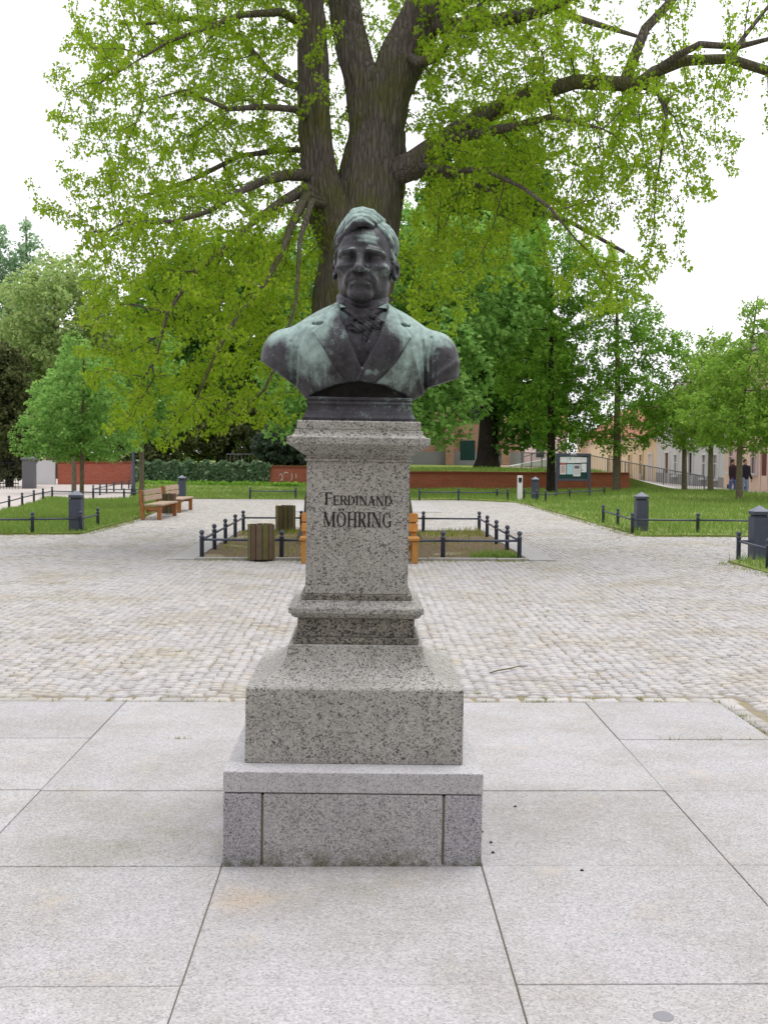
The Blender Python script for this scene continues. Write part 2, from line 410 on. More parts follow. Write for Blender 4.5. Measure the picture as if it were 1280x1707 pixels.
def bark(name, a, b, green, sx=14.0, sz=2.2, strength=0.9, dist=0.05):
    t = NT(name); p = t.ocoord()
    q = t.scale(p, (sx, sx, sz))
    v = t.voro(q, 1.0, 'Distance', 'DISTANCE_TO_EDGE')
    n = t.noise(q, 1.4, 5, 0.65)
    col = t.mix(t.fr(n, 0.3, 0.7), a, b)
    col = t.mix(t.fr(v, 0.0, 0.14, 0.45, 0.0), col, tuple(x * 0.3 for x in a))
    col = t.mix(t.fr(t.noise(p, 1.1, 5, 0.6), 0.46, 0.68, 0, green), col, (0.115, 0.125, 0.035))
    t.bump(t.math('ADD', t.math('MULTIPLY', t.fr(v, 0, 0.25), 0.7), n), strength, dist)
    return t.done(col, 0.95, 0.1)
M['bark'] = bark('furrowed_bark', (0.105, 0.092, 0.080), (0.185, 0.163, 0.143), 0.9, 15, 2.4, 0.9, 0.045)
M['bark_dark'] = bark('dark_bark', (0.022, 0.018, 0.016), (0.042, 0.034, 0.028), 0.15, 8, 2, 0.6)
M['bark_young'] = bark('smooth_young_bark', (0.12, 0.10, 0.07), (0.19, 0.16, 0.11), 0.5, 20, 6, 0.3, 0.01)

def leaf_mat(name, a, b, c, trans=0.45):
    t = NT(name); r = t.geo('Random Per Island')
    col = t.ramp(r, [(0.0, a), (0.5, b), (1.0, c)])
    n = t.noise(t.pos(), 0.55, 3)
    col = t.mix(t.fr(n, 0.35, 0.65, 0, 0.4), col, a)
    t.done(col, 0.6, 0.08)
    tr = t.n('ShaderNodeBsdfTranslucent'); t.l(col, tr.inputs['Color'])
    ms = t.n('ShaderNodeMixShader'); ms.inputs[0].default_value = trans
    t.l(t.b.outputs[0], ms.inputs[1]); t.l(tr.outputs[0], ms.inputs[2]); t.l(ms.outputs[0], t.o.inputs['Surface'])
    return t.m
M['leaf_hero'] = leaf_mat('young_yellow_green_leaves', (0.215, 0.37, 0.018), (0.315, 0.50, 0.028), (0.43, 0.52, 0.06), 0.6)
M['leaf_maple'] = leaf_mat('bright_green_leaves', (0.17, 0.35, 0.075), (0.24, 0.45, 0.10), (0.34, 0.54, 0.15), 0.5)
M['leaf_mid'] = leaf_mat('mid_green_leaves', (0.14, 0.31, 0.03), (0.21, 0.41, 0.05), (0.31, 0.50, 0.08), 0.55)
M['leaf_dark'] = leaf_mat('dark_green_leaves', (0.07, 0.17, 0.025), (0.11, 0.24, 0.04), (0.18, 0.34, 0.06), 0.45)
M['leaf_lime'] = leaf_mat('lime_tree_leaves', (0.20, 0.37, 0.05), (0.28, 0.46, 0.07), (0.38, 0.55, 0.11), 0.55)
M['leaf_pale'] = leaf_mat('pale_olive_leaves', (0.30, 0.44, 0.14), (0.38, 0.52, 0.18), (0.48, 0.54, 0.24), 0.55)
M['leaf_poplar'] = leaf_mat('poplar_leaves', (0.28, 0.44, 0.24), (0.36, 0.52, 0.32), (0.44, 0.58, 0.40), 0.5)  # paler, bluer leaf colour stands in for haze over the far poplars
M['leaf_conifer'] = leaf_mat('conifer_foliage', (0.07, 0.09, 0.03), (0.11, 0.135, 0.05), (0.16, 0.18, 0.08), 0.3)
M['leaf_yew'] = leaf_mat('weeping_evergreen_foliage', (0.04, 0.065, 0.045), (0.065, 0.09, 0.06), (0.10, 0.12, 0.08), 0.2)
M['leaf_ivy'] = leaf_mat('ivy_leaves', (0.075, 0.15, 0.07), (0.12, 0.21, 0.10), (0.30, 0.38, 0.24), 0.3)
M['grass'] = leaf_mat('grass_blades', (0.14, 0.25, 0.045), (0.20, 0.33, 0.06), (0.36, 0.40, 0.14), 0.45)
M['weed'] = leaf_mat('joint_weeds', (0.14, 0.22, 0.03), (0.26, 0.29, 0.06), (0.38, 0.34, 0.13), 0.4)

def lawn_mat():
    t = NT('lawn'); p = t.pos()
    col = t.ramp(t.noise(p, 1.1, 6, 0.65), [(0.3, (0.14, 0.21, 0.05)), (0.5, (0.20, 0.27, 0.07)), (0.7, (0.33, 0.33, 0.14))])
    col = t.mix(t.fr(t.noise(p, 22, 4), 0.4, 0.7, 0, 0.5), col, (0.11, 0.16, 0.035))
    t.bump(t.noise(p, 40, 4, 0.7), 0.8, 0.04)
    return t.done(col, 0.95, 0.1)
M['lawn'] = lawn_mat()
M['field'] = plain('distant_field', (0.15, 0.19, 0.06), 0.95, 0.1)
#@@STRUCTURE
# ------------------------------------------------------------------ the setting: terrain and paving
def sheet(name, poly, z, mat, kind='structure', parent=None):
    o = obj(name, [(p[0], p[1], z if len(p) < 3 else p[2]) for p in poly], [tuple(range(len(poly)))], mat, parent)
    if kind: o['kind'] = kind
    return o

sheet('ground', [(-1500, -300), (1500, -300), (1500, 2500), (-1500, 2500)], -0.45, M['field'])
sheet('joint_bed', [(-11.5, 0.2), (11.5, 0.2), (11.5, 25.0), (-11.5, 25.0)], -0.0105, M['joint'])
NEAR_Y1 = 24.6
def halfw(y): return 0.40 * y + 1.2
v = []; f = []
def quad(*p):
    b = len(v); v.extend(p); f.append((b, b + 1, b + 2, b + 3))
zf = -0.003
quad((-60, NEAR_Y1, zf), (18, NEAR_Y1, zf), (18, 60, zf), (-60, 60, zf))
quad((-60, -8, zf), (-halfw(0.2) - 4, -8, zf), (-halfw(NEAR_Y1), NEAR_Y1, zf), (-60, NEAR_Y1, zf))
quad((halfw(0.2) + 4, -8, zf), (18, -8, zf), (18, NEAR_Y1, zf), (halfw(NEAR_Y1), NEAR_Y1, zf))
plaza = obj('plaza', v, f, M['far_cobble']); plaza['kind'] = 'structure'

# granite slabs: one metre grid with open joints
XJ = [-4.53, -3.535, -2.525, -1.52, -0.54, 0.47, 1.45, 2.32]
YJ = [0.36, 1.365, 2.365, 3.365, 4.365, 5.355, 6.335, 7.30]
pav = bpy.data.objects.new('slab_platform', None); COL.objects.link(pav); pav['kind'] = 'structure'
rs = random.Random(5)
for i in range(len(XJ) - 1):
    off = 0.018 if i <= 2 else 0.0
    for j in range(len(YJ) - 1):
        x0, x1, y0, y1 = XJ[i], XJ[i + 1], YJ[j], YJ[j + 1]
        if i <= 2: y0 += off; y1 += off if j < len(YJ) - 2 else 0
        g = 0.0022; h = rs.uniform(-0.0022, 0.0022)
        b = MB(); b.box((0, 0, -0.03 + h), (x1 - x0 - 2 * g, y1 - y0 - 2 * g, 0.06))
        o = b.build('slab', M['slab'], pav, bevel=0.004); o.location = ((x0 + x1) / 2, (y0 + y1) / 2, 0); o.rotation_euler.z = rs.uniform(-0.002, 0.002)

# cobbles: segmental arcs; the 300 nearest are single stones, the rest one mass
PLX, PLY0, PLY1 = 2.42, 17.25, 23.5
def free(x, y):
    if x < 2.40 and y < 7.44: return False
    if abs(x) < 2.98 and PLY0 - 0.14 < y < PLY1 + 0.25: return False
    if x > 5.52 and y < 17.02: return False
    if (x > 5.52 or x < -5.55) and y > 22.35: return False
    return abs(x) < halfw(y) and y < NEAR_Y1
stones = []
rr = random.Random(3)
for k in range(-60, 40):                       # straight edging row along the slabs
    x = 0.02 + k * 0.158
    if -5.0 < x < 2.52: stones.append((x, 7.37 + rr.uniform(-.006, .006), 0.148 + rr.uniform(-.03, .01), 0.112, rr.uniform(-.04, .04)))
for k in range(0, 60):                         # and down its right end
    y = 7.30 - k * 0.15
    if y > 0.6: stones.append((2.386 + rr.uniform(-.004, .004), y, 0.10, 0.14 + rr.uniform(-.02, .006), rr.uniform(-.04, .04)))
CW = 1.30; SP = 0.083
for c in range(-9, 10):
    cx = c * CW + 0.3
    for j in range(-88, 232):
        y0 = 7.5 + j * SP + (0.4 if c % 2 else 0.0) * SP
        n = 15
        for k in range(n):
            u = (k + 0.5) / n - 0.5
            yy = y0 + 0.50 * (1 - (2 * u) ** 2) - 0.25
            xx = cx + u * CW
            if y0 < 0.5 and abs(xx) < 2.4: continue
            if xx > 2.34 and yy < 7.5:
                if xx < 2.47: continue
            elif yy < 7.472: continue
            if not free(xx, yy): continue
            sl = math.atan(-0.50 * 8 * u / CW) * .8
            stones.append((xx + rr.uniform(-.011, .011), yy + rr.uniform(-.009, .009), CW / n * rr.uniform(.88, 1.02) - .002, SP * rr.uniform(.86, 1.0), sl + rr.uniform(-.2, .2)))
def cobble_geo(wx, wy, seed):
    q = random.Random(seed); v = []
    j = lambda: q.uniform(-.010, .010)
    base = [(-wx / 2 + j(), -wy / 2 + j()), (wx / 2 + j(), -wy / 2 + j()), (wx / 2 + j(), wy / 2 + j()), (-wx / 2 + j(), wy / 2 + j())]
    ins = q.uniform(0.08, 0.17)
    v += [(p[0], p[1], -0.0135) for p in base]
    v += [(p[0] * (1 - ins) + j() * .4, p[1] * (1 - ins) + j() * .4, q.uniform(-.003, .003)) for p in base]
    f = [(0, 1, 5, 4), (1, 2, 6, 5), (2, 3, 7, 6), (3, 0, 4, 7), (4, 5, 6, 7)]
    return v, f
def dist2cam(s): return s[1]
infr = [s for s in stones if abs((s[0] + 0.03) / max(s[1], .1)) < 0.36 and s[1] > 3.3]
infr.sort(key=lambda s: s[1])
single = set(id(s) for s in infr[:300])
vari = []
for k in range(14):
    vv, ff = cobble_geo(1.0 if False else 0.1, 0.098, 100 + k)
    vari.append(mesh_from('cobble', vv, ff, M['cobble'], True))
hgt = random.Random(21)
VB, FB = [], []
fb = np.array([(0, 1, 5, 4), (1, 2, 6, 5), (2, 3, 7, 6), (3, 0, 4, 7), (4, 5, 6, 7)])
vari_np = [np.array([tuple(q.co) for q in m.vertices]) for m in vari]
cnt = 0
for s in stones:
    z = hgt.uniform(-.003, .003); m = hgt.randrange(14)
    if id(s) in single:
        o = bpy.data.objects.new('cobble', vari[m]); COL.objects.link(o); o.parent = plaza
        o.location = (s[0], s[1], z); o.rotation_euler = (hgt.uniform(-.04, .04), hgt.uniform(-.04, .04), s[4]); o.scale = (s[2] / 0.1, s[3] / 0.098, 1)
    else:
        p = vari_np[m] * (s[2] / 0.1, s[3] / 0.098, 1)
        co, si = math.cos(s[4]), math.sin(s[4])
        tx, ty = hgt.uniform(-.05, .05), hgt.uniform(-.05, .05)
        q = np.stack([p[:, 0] * co - p[:, 1] * si + s[0], p[:, 0] * si + p[:, 1] * co + s[1], p[:, 2] + z + p[:, 0] * tx + p[:, 1] * ty], 1)
        VB.append(q); FB.append(fb + 8 * cnt); cnt += 1
obj('cobble_paving', np.concatenate(VB), np.concatenate(FB), M['cobble'], plaza, True, kind='stuff')

# flagstone strips and kerb round the tree bed
pb = bpy.data.objects.new('planter_border', None); COL.objects.link(pb); pb['kind'] = 'structure'
for sx in (-1, 1):
    y = PLY0 - 0.12
    while y < PLY1 + 0.2:
        L = min(rs.uniform(0.8, 1.15), PLY1 + 0.22 - y)
        if L < 0.15: break
        b = MB(); b.box((0, 0, 0), (0.40, L - 0.012, 0.06)); o = b.build('flagstone', M['kerb'], pb, bevel=0.006)
        o.location = (sx * 2.72, y + L / 2, -0.012 + rs.uniform(-.003, .003)); y += L
for yy in (PLY0 - 0.07, PLY1 + 0.1):
    x = -2.5
    while x < 2.48:
        L = min(rs.uniform(0.75, 1.05), 2.5 - x)
        b = MB(); b.box((0, 0, 0), (L - 0.012, 0.10, 0.10)); o = b.build('kerb_stone', M['kerb'], pb, bevel=0.006)
        o.location = (x + L / 2, yy, -0.015 + rs.uniform(-.004, .004)); x += L
for sx in (-1, 1):
    for k in range(7):
        b = MB(); b.box((0, 0, 0), (0.9, 0.93, 0.05)); o = b.build('flagstone', M['kerb'], pb, bevel=0.006)
        o.location = (sx * 1.75, 32.0 + k * 0.95, -0.012)

def grid_sheet(name, x0, x1, y0, y1, nx, ny, zf, mat, inside=None, kind='structure'):
    xs = np.linspace(x0, x1, nx); ys = np.linspace(y0, y1, ny)
    X, Y = np.meshgrid(xs, ys); Z = zf(X, Y)
    v = np.stack([X.ravel(), Y.ravel(), Z.ravel()], 1)
    i = np.arange(nx * ny).reshape(ny, nx)
    f = np.stack([i[:-1, :-1].ravel(), i[:-1, 1:].ravel(), i[1:, 1:].ravel(), i[1:, :-1].ravel()], 1)
    o = obj(name, v, f, mat, None, True); o['kind'] = kind; return o
def wob(X, Y, a=0.02): return a * (np.sin(X * 2.1 + 1.3 * np.sin(Y * 1.1)) + np.sin(Y * 1.7 + X * .6))
soil_z = lambda X, Y: 0.0 + wob(X * 1.7, Y * 1.7, .012) + 0.10 * np.exp(-((X - .05) ** 2 + (Y - 20.4) ** 2) / 2.2)
grid_sheet('tree_bed', -2.5, 2.5, PLY0 - 0.02, PLY1 + 0.05, 40, 50, soil_z, M['soil'])

def in_poly(x, y, poly):
    c = np.zeros(x.shape, bool); n = len(poly)
    for i in range(n):
        x0, y0 = poly[i][:2]; x1, y1 = poly[(i + 1) % n][:2]
        if y0 == y1: continue
        t = ((y0 > y) != (y1 > y)) & (x < (x1 - x0) * (y - y0) / (y1 - y0) + x0); c ^= t
    return c
def lawn(name, poly, zf, n=0.8):
    # polygon outline filled with a grid clipped by the outline, edge dropped into the ground
    bm = bmesh.new(); vs = [bm.verts.new((p[0], p[1], 0)) for p in poly]; bm.faces.new(vs)
    x0 = min(p[0] for p in poly); x1 = max(p[0] for p in poly); y0 = min(p[1] for p in poly); y1 = max(p[1] for p in poly)
    for k in range(1, int((x1 - x0) / n) + 1):
        bmesh.ops.bisect_plane(bm, geom=bm.verts[:] + bm.edges[:] + bm.faces[:], plane_co=(x0 + k * n, 0, 0), plane_no=(1, 0, 0))
    for k in range(1, int((y1 - y0) / n) + 1):
        bmesh.ops.bisect_plane(bm, geom=bm.verts[:] + bm.edges[:] + bm.faces[:], plane_co=(0, y0 + k * n, 0), plane_no=(0, 1, 0))
    bm.normal_update()
    bnd = [e for e in bm.edges if e.is_boundary]
    for q in bm.verts: q.co.z = float(zf(np.array(q.co.x), np.array(q.co.y)))
    r = bmesh.ops.extrude_edge_only(bm, edges=bnd)
    for q in r['geom']:
        if isinstance(q, bmesh.types.BMVert): q.co.z = -0.45
    me = bpy.data.meshes.new(name); bm.to_mesh(me); bm.free(); me.materials.append(M['lawn'])
    o = bpy.data.objects.new(name, me); COL.objects.link(o); o['kind'] = 'structure'; return o
LAWN_L = [(-5.5, 22.5), (-8.35, 22.0), (-10.75, 39.2), (-5.9, 37.6), (-5.45, 28.5)]
LAWN_R = [(5.5, 22.55), (5.45, 28), (5.3, 38.0), (3.5, 40.0), (1.4, 40.0), (1.4, 51.3), (12.6, 51.8), (15.5, 50), (15.0, 44), (16.5, 30), (18, 22.2)]
LAWN_F = [(-8.2, 40.2), (-10.6, 53.8), (-4.0, 51.9), (-1.6, 51.3), (-1.6, 40.0)]
LAWN_N = [(5.5, 17.0), (12, 17.0), (12, 3), (5.9, 3), (5.65, 12)]
lz = lambda X, Y: 0.035 + wob(X, Y, .012)
lzr = lambda X, Y: 0.035 + wob(X, Y, .015) + 0.16 * np.exp(-((Y - 43) / 5.0) ** 2) * np.clip((X - 8) / 3, 0, 1)
lzf = lambda X, Y: 0.03 + np.clip((Y - 46) / 6, 0, 1) * 0.16 + wob(X, Y, .015)
lawn('lawn', LAWN_L, lz); lawn('lawn', LAWN_R, lzr); lawn('lawn', LAWN_F, lzf); lawn('lawn', LAWN_N, lz)
cyz = lambda X, Y: np.where(X < 11, 0.84, 0.84 - (X - 11) * 0.24) + wob(X, Y, .02) + np.clip((Y - 53) / 40, 0, 1) * 0.10 * (X < 13)
lawn('churchyard_lawn', [(-14, 58.9), (-11.5, 58.7), (-10.45, 54.2), (-4.45, 52.2), (-2.3, 51.6), (1.4, 51.55), (12.1, 51.95), (13.0, 52.0), (16, 52.5), (16, 130), (-14, 130)], cyz, 4.5)
st_ = bpy.data.objects.new('churchyard_steps', None); COL.objects.link(st_); st_['kind'] = 'structure'
for k in range(6):
    MB().box((-.47, 50.0 + k * .3 + .15, k * .15 - .1), (3.6, .30 + .02, .5)).build('step', M['kerb'], st_, bevel=.008)
sheet('street', [(14.2, 18), (40, 18), (40, 140), (14.2, 140)], -0.28, M['asphalt'])
sheet('side_path', [(-60, 20), (-8.5, 20), (-10.9, 39.6), (-8.4, 39.9), (-11.2, 57), (-15.6, 57.5), (-16.2, 70), (-60, 70)], 0.004, M['path'])

def blades(name, poly, n, zf, h=(0.05, 0.13), wd=0.010, mat='grass', seed=1, near=None, parent=None):
    g = np.random.default_rng(seed); P = np.array([p[:2] for p in poly]); lo, hi = P.min(0), P.max(0)
    q = g.uniform(lo, hi, (int(n * 2.4), 2)); q = q[in_poly(q[:, 0], q[:, 1], poly)][:n]
    z = zf(q[:, 0], q[:, 1]); m = len(q); a = g.uniform(0, 2 * np.pi, m); hh = g.uniform(h[0], h[1], m) * (0.7 + 0.6 * (np.sin(q[:, 0] * 1.9) * np.sin(q[:, 1] * 1.3) * .5 + .5))
    ln = g.uniform(0.0, 0.7, m) * hh; b = g.uniform(0, 2 * np.pi, m); ww = wd * g.uniform(.6, 1.3, m)
    B = np.stack([q[:, 0], q[:, 1], z - .01], 1); D = np.stack([np.cos(a) * ww, np.sin(a) * ww, 0 * a], 1)
    T = np.stack([np.cos(b) * ln, np.sin(b) * ln, hh], 1)
    V = np.stack([B - D, B + D, B + T], 1).reshape(-1, 3); F = np.arange(3 * m).reshape(-1, 3)
    o = obj(name, V, F, M[mat]); tag(o, None, None, None, 'stuff'); return o
tag(blades('grass', LAWN_L, 36000, lz, seed=1), 'grass of the left lawn around the young maple', 'grass')
tag(blades('grass', LAWN_R, 56000, lzr, seed=2, h=(.06, .16), wd=.013), 'grass of the right lawn around notice board and lime trees', 'grass')
tag(blades('grass', LAWN_F, 14000, lzf, seed=3, wd=.014), 'grass strip in front of the ivy covered wall', 'grass')
tag(blades('grass', LAWN_N, 20000, lz, seed=4, h=(.07, .2)), 'grass at the right edge around the nearest bollard', 'grass')
tag(blades('grass', [(-10.4, 54.3), (-4.4, 52.35), (-2.3, 51.75), (11.9, 52.1), (11, 58), (-11, 58)], 16000, cyz, seed=5, h=(.08, .2), wd=.016), 'long grass on the churchyard behind the brick wall', 'grass')
gz = lambda X, Y: soil_z(X, Y)
tag(blades('weeds', [(-2.4, 22.3), (2.4, 22.3), (2.4, 23.5), (-2.4, 23.5)], 2600, gz, seed=6, mat='weed'), 'weeds along the far edge of the tree bed', 'weeds')
tag(blades('weeds', [(-2.4, 17.4), (2.4, 17.4), (2.4, 22), (-2.4, 22)], 3000, gz, seed=7, h=(.02, .08), mat='weed'), 'thin weeds on the soil of the tree bed', 'weeds')
tag(blades('weeds', [(1.6, 17.3), (2.4, 17.3), (2.4, 18.1), (1.9, 18.0)], 900, gz, seed=8, h=(.04, .12)), 'grass tuft in the right front corner of the tree bed', 'weeds')
ez = lambda X, Y: 0.0 * X
EDG = [[(-5.62, 22.2), (-8.3, 21.75), (-8.35, 22.1), (-5.5, 22.6)], [(5.3, 22.3), (12, 22.1), (12, 22.7), (5.5, 22.7)], [(5.2, 22.5), (5.55, 22.5), (5.4, 38), (5.1, 38)], [(-5.55, 22.5), (-5.25, 22.5), (-5.2, 28.5), (-5.5, 28.5)], [(-2.5, 16.95), (2.5, 16.95), (2.5, 17.15), (-2.5, 17.15)], [(5.25, 16.9), (5.6, 17.1), (5.75, 12), (5.5, 12)]]
for k, e_ in enumerate(EDG):
    tag(blades('edge_weeds', e_, [900, 1400, 1500, 700, 700, 700][k], ez, seed=20 + k, h=(.015, .06), wd=.009, mat='weed'), ['dry weeds along the front edge of the left lawn', 'dry weeds along the front edge of the right lawn', 'dry weeds along the path edge of the right lawn', 'dry weeds along the path edge of the left lawn', 'dry weeds along the front kerb of the tree bed', 'dry weeds beside the grass at the right edge'][k], 'weeds')
# weeds in the paving joints
jw = []; g = np.random.default_rng(9)
for k in range(46):
    x = g.uniform(-3.2, 2.4); jw.append((x, 7.425 if g.random() < .5 else 7.31, g.integers(8, 26), .035))
for k in range(30): jw.append((2.345, g.uniform(4.5, 7.2), g.integers(8, 30), .04))
for p in ((-1.02, 6.34, 40, .05), (1.95, 6.33, 40, .05), (1.75, 6.33, 20, .04), (0.79, 7.55, 46, .05), (2.15, 6.33, 20, .05), (-2.6, 12.5, 30, .05), (1.2, 12.6, 30, .06), (4.3, 13.2, 26, .06), (1.9, 11.6, 26, .06)): jw.append(p)
for k in range(170):
    y = g.uniform(7.6, 22); jw.append((g.uniform(-.36, .36) * y, y, g.integers(4, 14), .05))
VV = []
for x, y, n, sp in jw:
    for k in range(int(n)):
        a = g.uniform(0, 6.28); r = abs(g.normal(0, sp * .6)); bx, by = x + r * math.cos(a) * 1.6, y + r * math.sin(a) * .5
        h = g.uniform(.008, .032); l = g.uniform(0, .03); c = g.uniform(0, 6.28); d = g.uniform(0, 6.28)
        VV += [(bx - .0035 * math.cos(c), by - .0035 * math.sin(c), -.015), (bx + .0035 * math.cos(c), by + .0035 * math.sin(c), -.015), (bx + l * math.cos(d), by + l * math.sin(d), h - .008)]
o = obj('joint_weeds', np.array(VV), np.arange(len(VV)).reshape(-1, 3), M['weed']); tag(o, 'tufts of weed growing in the joints of the paving', 'weeds', None, 'stuff')
# fallen stick, dark disc and small litter on the paving
o = MB().tube([(0.93, 8.22, .012), (1.0, 8.3, .016), (1.1, 8.36, .02), (1.17, 8.47, .014), (1.25, 8.5, .012)], [.004, .0055, .005, .004, .003], 6).build('stick', M['bark_young'], None, True); tag(o, 'thin fallen stick lying on the cobbles right of the pedestal', 'stick')
o = MB().lathe([(.030, 0.0), (.030, .0028), (.028, .0034)], 20, (0.865, 3.165, -0.0025)).build('metal_disc', M['disc'], None); tag(o, 'small round grey disc set in the slab at the lower right', 'disc')
lit = [(-0.0, 0)]
for k, (x, y) in enumerate([(0.512, 4.75), (0.535, 4.62), (0.53, 4.5), (0.70, 5.1), (0.85, 4.3)]):
    o = MB().tube([(x - .007, y, .003), (x, y + .003, .004), (x + .007, y - .002, .003)], [.002, .0045, .0015], 5).build('dry_leaf', M['bark_dark'], None)
    tag(o, 'dark dry leaf crumb on the slabs beside the plinth', 'leaf', 'dry leaf crumbs on the slabs')
#@@PEDESTAL
# ------------------------------------------------------------------ granite pedestal
PY = 4.92
ped = thing('pedestal', 'tall speckled granite pedestal with carved name, carrying the bronze bust', 'pedestal', (-0.034, PY, 0), rot=(0, R(0.6), 0))
YF, YB = 4.365 - PY, 5.475 - PY        # front and back of the grey plinth
g = 0.004
def pbox(name, x0, x1, y0, y1, z0, z1, mat, bev=0.006, parent=ped):
    b = MB(); b.box(((x0 + x1) / 2, (y0 + y1) / 2, (z0 + z1) / 2), (x1 - x0, y1 - y0, z1 - z0)); return b.build(name, mat, parent, bevel=bev)
hw = 0.503
pbox('plinth_core', -hw + .012, hw - .012, YF + .012, YB - .012, -0.02, 0.27, M['joint'], 0)
pbox('plinth_corner_stone', -hw, -hw + .147, YF, YF + .35, -0.02, 0.284 - g, M['granite_base'])
pbox('plinth_corner_stone', hw - .147, hw, YF, YF + .35, -0.02, 0.284 - g, M['granite_base'])
pbox('plinth_panel', -hw + .147 + 2 * g, hw - .147 - 2 * g, YF + .001, YF + .35, -0.02, 0.284 - g, M['granite_panel'])
for s in (-1, 1):
    xa, xb = (s * hw, s * (hw - .15)) if s < 0 else (s * (hw - .15), s * hw)
    pbox('plinth_side_stone', xa + (0.001 if s < 0 else 0), xb - (0.001 if s > 0 else 0), YF + .35 + 2 * g, YB - .151, -0.02, 0.284 - g, M['granite_base'])
pbox('plinth_back_stone', -hw, hw, YB - .143, YB, -0.02, 0.284 - g, M['granite_base'])
pbox('plinth_cover_slab', -hw - .001, hw + .001, YF - .001, YB + .001, 0.284, 0.366, M['granite_cover'], 0.004)
def course(name, prof, bev=0.004, mat='granite'):
    return MB().square(prof).build(name, M[mat], ped, bevel=bev)
course('base_block', [(0.4335, 0.3665), (0.4325, 0.6635), (0.4285, 0.6685)], 0.003)
prof = [(0.4280, 0.669)]
for k in range(1, 15):
    t = k / 14; prof.append((0.4280 + (0.276 - 0.4280) * (1 - (1 - t) ** 1.6) if t < 1 else 0.276, 0.669 + 0.146 * (0.36 * t + 0.64 * t ** 3.0)))
prof += [(0.2725, 0.817)]
course('sloped_moulding', prof, 0.003)
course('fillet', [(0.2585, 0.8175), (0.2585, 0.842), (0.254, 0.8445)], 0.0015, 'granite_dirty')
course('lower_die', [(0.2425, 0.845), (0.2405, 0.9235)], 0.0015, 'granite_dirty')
prof = [(0.243, 0.924), (0.2505, 0.9245), (0.260, 0.930), (0.266, 0.938), (0.268, 0.944), (0.2775, 0.9455), (0.2785, 0.966), (0.2745, 0.9705)]
for k in range(1, 8):
    t = k / 7; prof.append((0.2745 + (0.240 - 0.2745) * (1 - (1 - t) ** 1.8), 0.9705 + 0.0245 * t ** 1.8))
course('base_moulding', prof, 0.002)
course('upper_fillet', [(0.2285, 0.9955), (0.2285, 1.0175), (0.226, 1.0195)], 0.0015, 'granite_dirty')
shaft = course('shaft', [(0.2135, 1.02), (0.2115, 1.035), (0.2120, 1.566), (0.2135, 1.569)], 0.002)
prof = [(0.2185, 1.5695), (0.221, 1.573), (0.221, 1.5795), (0.2145, 1.5815), (0.2145, 1.593), (0.223, 1.596)]
for k in range(1, 9):
    t = k / 8; prof.append((0.223 + (0.288 - 0.223) * (t ** 0.8), 1.596 + 0.042 * t + 0.004 * math.sin(t * math.pi)))
prof += [(0.2905, 1.6395), (0.2915, 1.6665), (0.289, 1.669)]
for k in range(1, 8):
    t = k / 7; prof.append((0.289 + (0.2605 - 0.289) * (1 - (1 - t) ** 2), 1.669 + 0.029 * t ** 2))
course('capital', prof, 0.002)
course('top_block', [(0.2525, 1.6985), (0.2525, 1.732), (0.249, 1.7355)], 0.003)

# carved name: condensed roman letters built from strokes
def seg(p, q, w0, w1=None):
    w1 = w0 if w1 is None else w1
    dx, dy = q[0] - p[0], q[1] - p[1]; L = math.hypot(dx, dy) or 1; nx, ny = -dy / L, dx / L
    return [[(p[0] + nx * w0 / 2, p[1] + ny * w0 / 2), (p[0] - nx * w0 / 2, p[1] - ny * w0 / 2), (q[0] - nx * w1 / 2, q[1] - ny * w1 / 2), (q[0] + nx * w1 / 2, q[1] + ny * w1 / 2)]]
def arc(cx, cz, rx, rz, a0, a1, thin, thick, n=14):
    r = []; o = []; i_ = []
    for k in range(n + 1):
        a = R(a0 + (a1 - a0) * k / n); w = thin + (thick - thin) * abs(math.cos(a)) ** 1.3
        o.append((cx + (rx + w / 2) * math.cos(a), cz + (rz + thin / 2) * math.sin(a))); i_.append((cx + (rx - w / 2) * math.cos(a), cz + (rz - thin / 2) * math.sin(a)))
    for k in range(n): r.append([o[k], i_[k], i_[k + 1], o[k + 1]])
    return r
TK, TN, SE = 0.135, 0.048, 0.10
def serif(x, z, w=0.26): return seg((x - w / 2, z), (x + w / 2, z), 0.035)
def stem(x, z0=0, z1=1, t=TK): return seg((x, z0), (x, z1), t) + serif(x, z0 + .018) + serif(x, z1 - .018)
